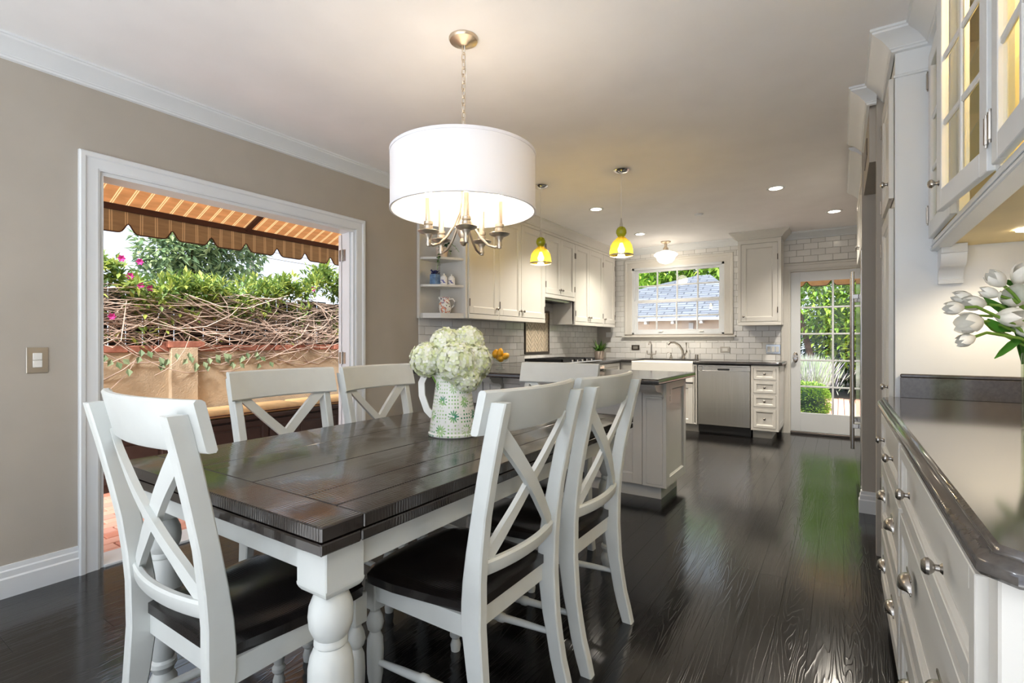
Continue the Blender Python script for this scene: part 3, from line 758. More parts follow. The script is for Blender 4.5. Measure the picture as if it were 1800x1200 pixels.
# sink
SN = thing('farmhouse_sink', 'white apron-front farmhouse sink under the kitchen window', 'sink', (-1.97, FYB, .64))
sx0, sx1, sy0, sy1 = -2.375, -1.565, FYB - .035, FYB + .46
I4().box(sx0, sx1, sy0, sy0 + .025, .635, .893, .008).build('apron', 'porcelain', SN, smooth=0)
I4().box(sx0, sx0 + .02, sy0 + .025, sy1, .66, .893).box(sx1 - .02, sx1, sy0 + .025, sy1, .66, .893).box(sx0, sx1, sy1, sy1 + .02, .66, .893).box(sx0, sx1, sy0 + .025, sy1, .64, .66).build('basin', 'porcelain', SN, smooth=0)
I4().lathe([(0, .004), (.04, .004), (.045, 0)], (-1.97, FYB + .2, .66)).build('drain', 'chrome', SN)

EDGE = [(0, 0), (0, .012), (.004, .018), (.010, .021), (.022, .022), (.030, .022), (.036, .018), (.039, .010), (.039, 0)]
def worktop(name, label, poly, edge_pts, edge_w, top=CZ, th=.039, m='stone_counter', hole=None, closed=False):
    T = thing(name, label, 'countertop', (*poly[0], top - th))
    mb = MB(); mb.slab(poly, top - th, top); s_ = mb.build('slab', m, T, smooth=0)
    if edge_pts:
        e = MB(); e.sweep(EDGE, [(p[0], p[1], top) for p in edge_pts], [(q[0], q[1], 0) for q in edge_w], (0, 0, -1), closed); e.build('edge', m, T, smooth=40)
    return T
LX = FXL + .015
worktop('worktop', 'dark stone worktop around the cooktop along the left wall', [(XL + .0035, 4.205), (LX, 4.205), (LX, FYB - .015), (sx0, FYB - .015), (sx0, YB - .002), (XL + .0035, YB - .002)], [(LX, 4.205), (LX, FYB - .015), (sx0, FYB - .015)], [(1, 0), (1, -1), (0, -1)])
worktop('worktop', 'thin dark stone ledge behind the farmhouse sink', [(sx0 + .001, sy1 + .021), (sx1 - .001, sy1 + .021), (sx1 - .001, YB - .002), (sx0 + .001, YB - .002)], [], [])
worktop('worktop', 'dark stone worktop above the dishwasher and drawers', [(sx1, FYB - .015), (-.605, FYB - .015), (-.585, FYB + .005), (-.585, YB - .002), (sx1, YB - .002)], [(sx1, FYB - .015), (-.605, FYB - .015), (-.585, FYB + .005), (-.585, YB - .002)], [(0, -1), (.41, -1), (1, -.41), (1, 0)])

# island / peninsula
IS = thing('kitchen_island', 'white paneled kitchen peninsula with dark stone top behind the table', 'island', (-2.1, 3.9, 0))
IX1, IY0, IY1 = -1.045, 3.62, 4.165
I4().box(XL + .005, IX1 - .02, IY0 + .02, IY1, .10, .873).build('body', 'cabinet_white', IS, smooth=0)
I4().box(XL + .02, IX1 - .055, IY0 + .06, IY1 - .06, 0, .10).build('plinth', 'cabinet_white', IS, smooth=0)
M = FR((XL + .005, IY0, 0), (1, 0, 0), (0, -1, 0)); wv = IX1 - XL - .005
es = [0.0, .48, .95, 1.42, wv - .175]
for a, b in zip(es, es[1:]):
    mb = MB(M); panel(mb, a + .004, b - .004, .104, .868, -.02, .02, .07); mb.build('panel', 'cabinet_white', IS, smooth=0)
mb = MB(M); mb.box(wv - .175, wv, .10, .873, -.02, 0, .001); mb.box(wv - .145, wv - .025, .12, .75, 0, .006, .003); mb.build('corner_post', 'cabinet_white', IS, smooth=0)
def corbel(name, M, u0, u1, vtop, h, dep, parent, m='cabinet_white', label=None):
    """bracket profile in (n,v) extruded along u"""
    mb = MB(M); pf = [(0, vtop), (dep, vtop), (dep, vtop - h * .22), (dep - .006, vtop - h * .24)]
    for k in range(9):
        a = k / 8 * math.pi / 2; pf.append((dep * .92 - dep * .42 * (1 - math.cos(a)) , vtop - h * .24 - h * .34 * math.sin(a)))
    for k in range(1, 8):
        a = k / 7 * math.pi / 2; pf.append((dep * .5 - dep * .38 * math.sin(a), vtop - h * .58 - h * .28 * (1 - math.cos(a)) - .001 * k))
    pf += [(dep * .14, vtop - h * .88), (dep * .2, vtop - h * .9), (dep * .2, vtop - h), (0, vtop - h)]
    n = len(pf); vs = [(u0, b, a) for a, b in pf] + [(u1, b, a) for a, b in pf]
    mb.add(vs, [tuple(range(n)), tuple(range(n, 2 * n))[::-1]] + [(i, (i + 1) % n, n + (i + 1) % n, n + i) for i in range(n)])
    return mb.build(name, m, parent, smooth=30)
corbel('corbel', M, wv - .15, wv - .02, .873, .125, .20, IS)
corbel('corbel', M, .60, .70, .873, .125, .20, IS)
M2 = FR((IX1 - .02, IY0, 0), (0, 1, 0), (1, 0, 0)); mb = MB(M2); panel(mb, .0201, IY1 - IY0, .10, .873, 0, .02, .065); ep = mb.build('end_panel', 'cabinet_white', IS, smooth=0)
mb = MB(M2); mb.box(.085, .16, .70, .83, .012, .018, .002).box(.10, .145, .72, .76, .018, .021, .002).box(.10, .145, .77, .81, .018, .021, .002); mb.build('outlet', 'pale_plate', IS, smooth=0)
worktop('worktop', 'dark polished stone top of the kitchen peninsula', [(XL + .004, 3.245), (-1.0, 3.245), (-1.0, 4.185), (LX + .03, 4.185), (XL + .004, 4.185)], [(XL + .004, 3.245), (-1.0, 3.245), (-1.0, 4.185), (LX + .03, 4.185)], [(0, -1), (1, -1), (1, 1), (0, 1)])

# cooktop
CT = thing('cooktop', 'black gas cooktop with cast iron grates on the left worktop', 'cooktop', (XL + .34, 5.4, CZ))
cy0, cy1, ctx0, ctx1 = 4.95, 5.87, XL + .07, LX + .012
I4().box(ctx0, ctx1, cy0, cy1, CZ + .001, CZ + .012, .004).build('tray', 'steel', CT, smooth=0)
I4().box(ctx1 - .03, ctx1 + .025, cy0, cy1, CZ + .002, CZ + .014, .005).build('bullnose', 'steel', CT, smooth=0)
for k in range(3):
    y0 = cy0 + .02 + k * .295; g = MB(); zt = CZ + .045
    g.box(ctx0 + .02, ctx0 + .035, y0, y0 + .285, zt - .03, zt).box(ctx1 - .075, ctx1 - .06, y0, y0 + .285, zt - .03, zt).box(ctx0 + .02, ctx1 - .06, y0, y0 + .014, zt - .03, zt).box(ctx0 + .02, ctx1 - .06, y0 + .271, y0 + .285, zt - .03, zt)
    for q in (.095, .19): g.box(ctx0 + .02, ctx1 - .06, y0 + q - .006, y0 + q + .006, zt - .015, zt)
    for q in (.14, .28, .42): g.box(ctx0 + .02 + q - .006, ctx0 + .02 + q + .006, y0, y0 + .285, zt - .015, zt)
    for px_ in (ctx0 + .025, ctx1 - .07):
        for py_ in (y0 + .005, y0 + .28): g.box(px_ - .005, px_ + .005, py_ - .005, py_ + .005, CZ + .012, zt - .02)
    g.build('grate', 'iron', CT, smooth=0)
    for q in (.16, .40): I4().lathe([(0, .012), (.03, .012), (.035, .004), (.035, 0)], (ctx0 + q, y0 + .142, CZ + .012)).build('burner', 'dark_plastic', CT)
for k in range(5): I4().lathe([(0, .022), (.014, .022), (.017, .004), (.017, 0)], (ctx1 - .028, cy0 + .2 + k * .13, CZ + .013)).build('control_knob', 'steel', CT)

# faucets and sink accessories
FC = thing('faucet', 'curved chrome pull-down faucet at the kitchen sink', 'faucet', (-1.83, YB - .09, CZ))
q = (-1.83, YB - .09)
I4().lathe([(0, .06), (.022, .06), (.024, .02), (.030, .008), (.030, 0)], (q[0], q[1], CZ)).build('base', 'nickel', FC)
pth = [(q[0], q[1], CZ + .04), (q[0] - .01, q[1] - .005, CZ + .12), (q[0] - .045, q[1] - .03, CZ + .19), (q[0] - .10, q[1] - .075, CZ + .235), (q[0] - .15, q[1] - .115, CZ + .235), (q[0] - .175, q[1] - .135, CZ + .205)]
I4().tube(pth, [.018, .017, .016, .016, .018, .02], 12).build('spout', 'nickel', FC)
I4().tube([(q[0] + .015, q[1], CZ + .05), (q[0] + .045, q[1], CZ + .10), (q[0] + .04, q[1], CZ + .23)], [.012, .011, .013], 10).build('lever', 'nickel', FC)
F2 = thing('water_tap', 'small two-handled nickel water tap left of the main faucet', 'faucet', (-2.28, YB - .09, CZ)); q = (-2.28, YB - .09)
I4().lathe([(0, .11), (.010, .11), (.010, .07), (.016, .05), (.014, .02), (.022, .008), (.022, 0)], (q[0], q[1], CZ)).build('base', 'nickel', F2)
I4().tube([(q[0], q[1], CZ + .1), (q[0], q[1], CZ + .2), (q[0] - .005, q[1] - .03, CZ + .24), (q[0] - .01, q[1] - .075, CZ + .235), (q[0] - .01, q[1] - .09, CZ + .20)], .009, 10).build('spout', 'nickel', F2)
for s_ in (-1, 1):
    I4().tube([(q[0], q[1], CZ + .06), (q[0] + s_ * .06, q[1], CZ + .065), (q[0] + s_ * .065, q[1], CZ + .115)], .008, 8).build('handle', 'nickel', F2)
SD = thing('soap_dispenser', 'short nickel soap pump between the tap and the faucet', 'dispenser', (-2.0, YB - .09, CZ))
I4().lathe([(0, .055), (.012, .055), (.012, .04), (.018, .03), (.018, .012), (.022, 0)], (-2.0, YB - .09, CZ)).build('base', 'nickel', SD)
I4().tube([(-2.0, YB - .09, CZ + .05), (-2.0, YB - .09, CZ + .085), (-2.04, YB - .12, CZ + .085)], .007, 8).build('nozzle', 'nickel', SD)
AG = thing('air_gap', 'short nickel cylinder on the ledge right of the faucet', 'air gap', (-1.65, YB - .09, CZ))
I4().lathe([(0, .068), (.022, .068), (.024, .062), (.024, .014), (.027, .012), (.027, 0)], (-1.65, YB - .09, CZ)).build('cap', 'nickel', AG)

# wall plates
def plate(name, label, cat, o, u, n, wd, ht, m, insets, im='pale_plate'):
    T = thing(name, label, cat, o); mb = MB().at(o, u, n); mb.box(-wd / 2, wd / 2, -ht / 2, ht / 2, 0, .006, .002); mb.build('cover_plate', m, T, smooth=0)
    for (a, b, c, d) in insets: mb = MB().at(o, u, n); mb.box(a, b, c, d, .006, .011, .002); mb.build('rocker', im, T, smooth=0)
    return T
plate('light_switch', 'nickel plate with two stacked white rockers beside the patio doorway', 'light switch', (XL + .0005, .748, 1.072), (0, 1, 0), (1, 0, 0), .078, .122, 'plate_nickel', [(-.017, .017, .001, .034), (-.017, .017, -.034, -.001)])
TY = YB - .009
plate('power_outlet', 'bronze-framed outlet on the tiles left of the water tap', 'outlet', (-2.545, TY, 1.07), (1, 0, 0), (0, -1, 0), .12, .075, 'bronze', [(-.035, .035, -.02, .02)], 'plate_nickel')
plate('power_outlet', 'nickel outlet on the tiles right of the faucet', 'outlet', (-1.30, TY, 1.05), (1, 0, 0), (0, -1, 0), .12, .075, 'plate_nickel', [(-.035, .035, -.02, .02)], 'pale_plate')
plate('switch_plate', 'triple chrome switch plate on the tiles near the garden door', 'light switch', (-.72, TY, 1.06), (1, 0, 0), (0, -1, 0), .165, .12, 'chrome', [(-.066, -.03, -.035, .035), (-.018, .018, -.035, .035), (.03, .066, -.035, .035)])

# ------------------------------------------------------------------ right side: drawers, counter, glass cabinet, pantry, fridge
RX, RW = .170, .80
SB = thing('sideboard', 'white base cabinet with six drawers under the right-hand counter', 'cabinet', (.48, 1.75, 0))
RY0, RY1, RYM = .838, 2.72, 1.90
I4().box(RX + .02, RW - .004, RY0 + .02, RY1, .10, .8755).build('body', 'cabinet_white', SB, smooth=0)
I4().box(RX + .08, RW - .01, RY0 + .05, RY1 - .01, 0, .10).build('plinth', 'cabinet_white', SB, smooth=0)
M = FR((RX, RY1, 0), (0, -1, 0), (-1, 0, 0)); wv = RY1 - RY0; um = RY1 - RYM
f = MB(M); f.box(0, .03, .10, .8755, -.02, .006).box(um - .02, um + .02, .10, .8755, -.02, .006).box(wv - .05, wv, .10, .8755, -.02, .008, .003)
for v0, v1 in ((.085, .125), (.355, .38), (.655, .675), (.855, .8755)): f.box(.03, wv - .05, v0, v1, -.02, .006)
f.build('face_frame', 'cabinet_white', SB, smooth=0)
rows = ((.678, .852), (.383, .652), (.128, .352))
for ci, (a, b) in enumerate(((.033, um - .023), (um + .023, wv - .053))):
    for ri, (v0, v1) in enumerate(rows):
        ks = (a + (b - a) * .25, a + (b - a) * .75); vm = (v0 + v1) / 2
        if ri == 0: door_part(SB, M, a, b, v0, v1, None, .035, name='drawer', knobs=[(ks[0], vm), (ks[1], vm)])
        else: door_part(SB, M, a, b, v0, v1, None, .05, name='drawer', cup=[(ks[0], vm + .03), (ks[1], vm + .03)])
mb = MB().at((RX + .012, RY0 + .02, 0), (1, 0, 0), (0, -1, 0)); mb.box(0, .05, .10, .8755, 0, .02, .003); mb.box(.0, RW - RX - .02, .10, .8755, -.012, .004); panel(mb, .0495, RW - RX - .02, .10, .8755, 0, .018, .07); mb.build('end_panel', 'cabinet_white', SB, smooth=0)
mb = MB(); 
for yy in (RY1 - .03, RY0 + .06): mb.box(RX + .004, RX + .07, yy - .03, yy + .03, 0, .10, .012)
mb.build('foot', 'cabinet_white', SB, smooth=0)
EDGE2 = [(0, 0), (-.0, .0), (0, .004), (.006, .010), (.010, .011), (.012, .016), (.018, .024), (.021, .026), (.033, .027), (.038, .022), (.038, 0)]
RC = thing('countertop', 'gray-brown stone countertop with ogee edge on the right', 'countertop', (.46, 1.75, CZ - .038))
I4().slab([(.166, .835), (.181, .820), (RW - .002, .820), (RW - .002, 2.796), (.21, 2.796), (.166, 2.745)], CZ - .038, CZ).build('slab', 'stone_counter_gray', RC, smooth=0)
e = MB(); e.sweep(EDGE2, [(RW - .002, .820, CZ), (.181, .820, CZ), (.166, .835, CZ), (.166, 2.745, CZ), (.21, 2.796, CZ)], [(0, -1, 0), (-.41, -1, 0), (-1, -.41, 0), (-1, .41, 0), (-.7, .7, 0)], (0, 0, -1)); e.build('edge', 'stone_counter_gray', RC, smooth=40)
I4().box(.222, RW - .022, 2.775, 2.796, CZ + .001, CZ + .09).prism([(0, 0)] * 3, 0, 0) if False else None
bs = MB(); bs.box(.222, RW - .022, 2.776, 2.797, CZ, CZ + .088, .001).box(.222, RW - .022, 2.781, 2.797, CZ + .088, CZ + .104, .004); bs.build('splash_end', 'stone_counter_gray', RC, smooth=0)
I4().box(RW - .022, RW - .001, .85, 2.797, CZ, CZ + .088, .001).box(RW - .017, RW - .001, .85, 2.797, CZ + .088, CZ + .104, .004).build('splash_back', 'stone_counter_gray', RC, smooth=0)
# tall pantry beyond the counter
PN = thing('pantry_cabinet', 'tall white pantry cabinet with side panel at the end of the right counter', 'cabinet', (.5, 3.05, 0))
PX = .205
I4().box(PX + .022, RW - .002, 2.818, 3.345, .08, ZC - .002).build('body', 'cabinet_white', PN, smooth=0)
mb = MB(); mb.box(PX, RW - .002, 2.80, 2.818, .0, ZC - .002, .002); mb.box(PX - .006, .335, 2.79, 2.80, 2.33, 2.342, .003); mb.build('side_panel', 'trim_white', PN, smooth=0)
M = FR((PX + .002, 3.345, 0), (0, -1, 0), (-1, 0, 0))
f = MB(M); f.box(0, .035, .08, ZC - .1, -.02, .0).box(.49, .527, .08, ZC - .1, -.02, .0).box(.035, .49, 1.77, 1.81, -.02, .0).box(.035, .49, 2.36, ZC - .1, -.02, .0).box(.035, .49, .08, .12, -.02, .0); f.build('face_frame', 'cabinet_white', PN, smooth=0)
door_part(PN, M, .038, .487, 1.813, 2.357, (.44, 1.89), .06, [(.037, 1.87), (.037, 2.27)], m='cabinet_white', hm='nickel'); door_part(PN, M, .038, .487, .123, 1.767, (.44, .95), .06, [(.037, .4), (.037, 1.64)], hm='nickel')
cm = MB(); cm.sweep(CROWN, [(.345, 2.80, ZC), (PX, 2.80, ZC), (PX, 3.345, ZC)], [(0, -1, 0), (-1, -1, 0), (-1, 0, 0)], (0, 0, -1)); cm.build('crown', 'trim_white', PN, smooth=25)
# glass-front upper cabinet
GX, GZ0, GZ1, GY0, GY1 = .335, 1.56, 2.42, .30, 2.797
GC = thing('glass_cabinet', 'white glass-front wall cabinet over the right counter, one door ajar', 'cabinet', (.57, 1.55, GZ0))
c_ = MB(); c_.box(GX + .02, RW - .002, GY0, GY1, GZ0 + .03, GZ0 + .05).box(GX + .02, RW - .002, GY0, GY1, GZ1 - .02, GZ1).box(RW - .02, RW - .002, GY0, GY1, GZ0 + .05, GZ1 - .02).box(GX + .02, RW - .02, GY0, GY0 + .02, GZ0 + .05, GZ1 - .02).box(GX + .02, RW - .02, GY1 - .02, GY1, GZ0 + .05, GZ1 - .02)
for yy in (2.225, 1.715, 1.225, .735): c_.box(GX + .12, RW - .02, yy - .009, yy + .009, GZ0 + .05, GZ1 - .02)
c_.build('carcass', 'cabinet_inside', GC, smooth=0)
M = FR((GX, GY1, 0), (0, -1, 0), (-1, 0, 0)); wv = GY1 - GY0
f = MB(M); f.box(0, wv, GZ0, GZ0 + .032, -.022, .004, .002).box(0, wv, GZ1 - .05, ZC - .002, -.022, .004).box(0, .045, GZ0 + .032, GZ1 - .05, -.022, .004)
for yy in (2.225, 1.715, 1.225, .735): f.box(GY1 - yy - .022, GY1 - yy + .022, GZ0 + .032, GZ1 - .05, -.022, .004)
f.box(0, wv, GZ0 + .008, GZ0 + .014, .004, .008, .002).box(0, wv, GZ0 - .012, GZ0, -.05, .01, .004).build('face_frame', 'trim_white', GC, smooth=0)
I4().box(GX + .03, RW - .002, GY0, GY1, GZ0 + .002, GZ0 + .012).build('underside', 'cabinet_inside', GC, smooth=0)
for zz in (1.86, 2.10): I4().box(GX + .035, RW - .02, GY0 + .02, GY1 - .02, zz, zz + .008).build('glass_shelf', 'clear_glass', GC, smooth=0)
DZ0, DH = GZ0 + .036, GZ1 - .054 - GZ0 - .036
def gdoor(yh, sgn, ang, wd=.463):
    """door hinged at yh, running towards sgn*Y, opened by ang"""
    a = R(ang); u = Vector((-math.sin(a), sgn * math.cos(a), 0)); n = Vector((-math.cos(a), -sgn * math.sin(a), 0))
    Mx = Matrix(((u.x, 0, n.x, GX - .001), (u.y, 0, n.y, yh), (0, 1, 0, DZ0), (0, 0, 0, 1)))
    d = glazed('door', 'trim_white', Mx, wd, DH, .055, .06, .065, 2, 3, .022, .02, 'pane_glass', .003)
    d.parent = GC; d.data.transform(Matrix.Translation(-Vector(GC.location)))
    for ch in d.children: ch.data.transform(Matrix.Translation(-Vector(GC.location)))
    for zz in (.10, DH - .10):
        hbm = MB(Mx); hbm.tube([(-.002, zz - .034, .022), (-.002, zz + .034, .022)], .0055, 8, up=(0, 0, 1)); hbm.tube([(-.002, zz - .042, .022), (-.002, zz + .042, .022)], .003, 6, up=(0, 0, 1)); hbm.build('hinge', 'nickel', d)
    kb = MB(Mx); knob(kb, wd - .03, .09, .02); kb.build('knob', 'nickel', d)
gdoor(2.75, -1, 0, .50); gdoor(1.74, 1, 5.2); gdoor(1.69, -1, 0, .44); gdoor(.76, 1, 0, .44)
I4().box(GX - .012, GX - .002, 2.235, 2.25, 1.66, 1.70, .002).build('catch', 'nickel', GC, smooth=0)
cm = MB(); cm.sweep(CROWN, [(GX - .004, GY0, ZC), (GX - .004, GY1 + .002, ZC)], [(-1, 0, 0), (-1, 0, 0)], (0, 0, -1)); cm.build('crown', 'trim_white', GC, smooth=25)
Mc = FR((.35, 2.80, 0), (1, 0, 0), (0, -1, 0)); corbel('corbel', Mc, .0, .082, GZ0, .155, .10, GC, 'trim_white')
pk = MB(); pk.lathe([(0, 0), (.036, 0), (.036, -.006), (.030, -.006), (.030, -.003), (0, -.003)], (.565, 2.50, GZ0 + .002)); pk.build('puck_light', 'down_glow', GC)
lamp('counter_lamp', 'SPOT', (.565, 2.50, GZ0 - .01), 11, (1, .82, .58), .03, spot=R(140))
lamp('counter_lamp', 'SPOT', (.565, 1.3, GZ0 - .01), 11, (1, .82, .58), .03, spot=R(140))
lamp('cabinet_lamp', 'POINT', (.62, 2.0, GZ1 - .06), 5.0, (1, .80, .5), .03)
lamp('cabinet_lamp', 'POINT', (.62, 1.5, GZ1 - .06), 5.0, (1, .80, .5), .03)
def goblet(loc, label):
    T = thing('wine_glass', label, 'glass', loc, group='glasses in the glass cabinet')
    MB().lathe([(0, .002), (.032, .002), (.030, .005), (.005, .010), (.004, .075), (.012, .085), (.032, .11), (.036, .14), (.032, .175), (.030, .175), (.034, .14), (.030, .112), (.010, .088)], seg=14).build('glass_body', 'clear_glass', T, world=False)
for yy, w_ in ((1.80, 'nearest'), (1.93, 'middle'), (2.06, 'farthest')): goblet((.56, yy, 1.868), w_ + ' stemmed glass on the glass shelf behind the ajar cabinet door')
# refrigerator with surround
FX, FY0, FY1 = .118, 4.215, 5.42
RFG = thing('refrigerator', 'built-in stainless steel refrigerator past the beige wall pier', 'refrigerator', (.45, 4.8, 0))
I4().box(FX + .03, RW - .01, FY0, FY1, .0, 1.80).build('body', 'dark_plastic', RFG, smooth=0)
for y0, y1 in ((FY0 + .003, 4.90), (4.906, FY1 - .003)):
    d = I4().box(FX, FX + .028, y0, y1, .11, 1.795, .003).build('door', 'steel_mirror' if 'steel_mirror' in MATS else mat('steel_mirror', (.55, .55, .54), .10, 1, var=.02), RFG, smooth=0)
    hy = 4.60 if y1 < 5 else 4.99
    b_ = MB(); b_.tube([(FX - .038, hy, .345), (FX - .038, hy, 1.69)], .0125, 12)
    for zz in (.52, 1.50): b_.box(FX - .038, FX, hy - .012, hy + .012, zz - .018, zz + .018, .003)
    b_.build('handle', 'nickel', d)
I4().box(FX + .06, FX + .07, FY0, FY1, 0, .10).build('kick_grille', 'dark_plastic', RFG, smooth=0)
OF = thing('fridge_cabinet', 'small white cabinet above the refrigerator', 'cabinet', (.45, 4.8, 1.81))
I4().box(.15, RW - .01, 4.205, FY1, 1.81, ZC - .002).build('body', 'cabinet_white', OF, smooth=0)
M = FR((.148, FY1, 0), (0, -1, 0), (-1, 0, 0)); door_part(OF, M, .02, .60, 1.83, 2.36, (.56, 1.90)); door_part(OF, M, .61, 1.19, 1.83, 2.36, (.65, 1.90))
cm = MB(); cm.sweep([(a * 1.0 , b) for a, b in CROWN], [(.146, 4.205, ZC - .02), (.146, FY1, ZC - .02)], [(-1, 0, 0), (-1, 0, 0)], (0, 0, -1)); cm.build('crown', 'trim_white', OF, smooth=25)
I4().box(.131, .136, 3.62, 3.95, 2.26, 2.36, .001).build('vent_grille', 'bronze', smooth=0)
tag(bpy.data.objects['vent_grille'], 'small dark wall vent above the beige opening at right', 'vent')

# ------------------------------------------------------------------ dining table
TB = thing('dining_table', 'rectangular dining table with dark plank top and cream turned legs', 'table', (-1.435, 1.60, 0))
tx0, tx1, ty0, ty1 = -1.967, -.905, .655, 2.54
for ya, yb in ((ty0, ty0 + .112), (ty1 - .112, ty1)):
    I4().box(tx0, tx1, ya, yb, .737, .770, .003).build('breadboard_end', 'table_wood_x' if 'table_wood_x' in MATS else (rough_wood('table_wood_x', (.012, .0085, .0075), (.021, .015, .013), 0, .12, .4), MATS['table_wood_x'])[1], TB, smooth=0)
seams = [tx0, -1.67, -1.365, -1.13, -1.005, tx1]
for a, b in zip(seams, seams[1:]): I4().box(a + .0006, b - .0006, ty0 + .1135, ty1 - .1135, .737, .770 - random.random() * .0008, .0022).build('plank', 'table_wood', TB, smooth=0)
for a, b in ((ty0, ty0 + .107), (ty0 + .1085, ty0 + .56), (ty0 + .5615, ty1 - .562), (ty1 - .56, ty1 - .109), (ty1 - .107, ty1)): I4().box(tx0 + .001, tx1 - .001, a, b, .708, .7335, .003).build('leaf_board', 'table_wood', TB, smooth=0)
I4().box(tx0 + .02, tx1 - .02, ty0 + .02, ty1 - .02, .733, .738).build('spacer', 'black_gap', TB, smooth=0)
lx0, lx1, ly0, ly1 = tx0 + .097, tx1 - .097, ty0 + .097, ty1 - .097
for nm, bx in (('apron', (lx0, lx1, ly0 - .03, ly0 - .008)), ('apron', (lx0, lx1, ly1 + .008, ly1 + .03)), ('apron', (lx0 - .03, lx0 - .008, ly0, ly1)), ('apron', (lx1 + .008, lx1 + .03, ly0, ly1))):
    I4().box(*bx, .618, .708, .002).build(nm, 'cream_paint', TB, smooth=0)
LEG = [(0, .60), (.040, .60), (.043, .585), (.041, .578), (.050, .566), (.060, .545), (.063, .520), (.060, .497), (.050, .477), (.043, .470), (.047, .464), (.047, .455), (.042, .450), (.048, .444), (.058, .425), (.063, .400), (.064, .33), (.060, .25), (.050, .17), (.040, .125), (.036, .118), (.046, .110), (.048, .098), (.040, .086), (.034, .075), (.048, .052), (.050, .035), (.042, .012), (.038, 0), (0, 0)]
for lx in (lx0, lx1):
    for ly in (ly0, ly1):
        l_ = MB(); h_ = .054
        l_.box(lx - h_, lx + h_, ly - h_, ly + h_, .600, .7075, .003)
        # block foot, rounded in at the bottom
        pv = [(h_, .604), (h_ * .985, .597), (h_ * .93, .590), (h_ * .85, .584), (h_ * .74, .580), (h_ * .55, .577)]
        for (r0, z0), (r1, z1) in zip(pv, pv[1:]):
            vs = [(lx + sx * r, ly + sy * r, z) for r, z in ((r0, z0), (r1, z1)) for sx, sy in ((-1, -1), (1, -1), (1, 1), (-1, 1))]
            l_.add(vs, [(i, (i + 1) % 4, 4 + (i + 1) % 4, 4 + i) for i in range(4)])
        l_.lathe([(p[0] * .82, p[1]) for p in LEG], (lx, ly, 0), seg=28); l_.build('leg', 'cream_paint', TB, smooth=32)

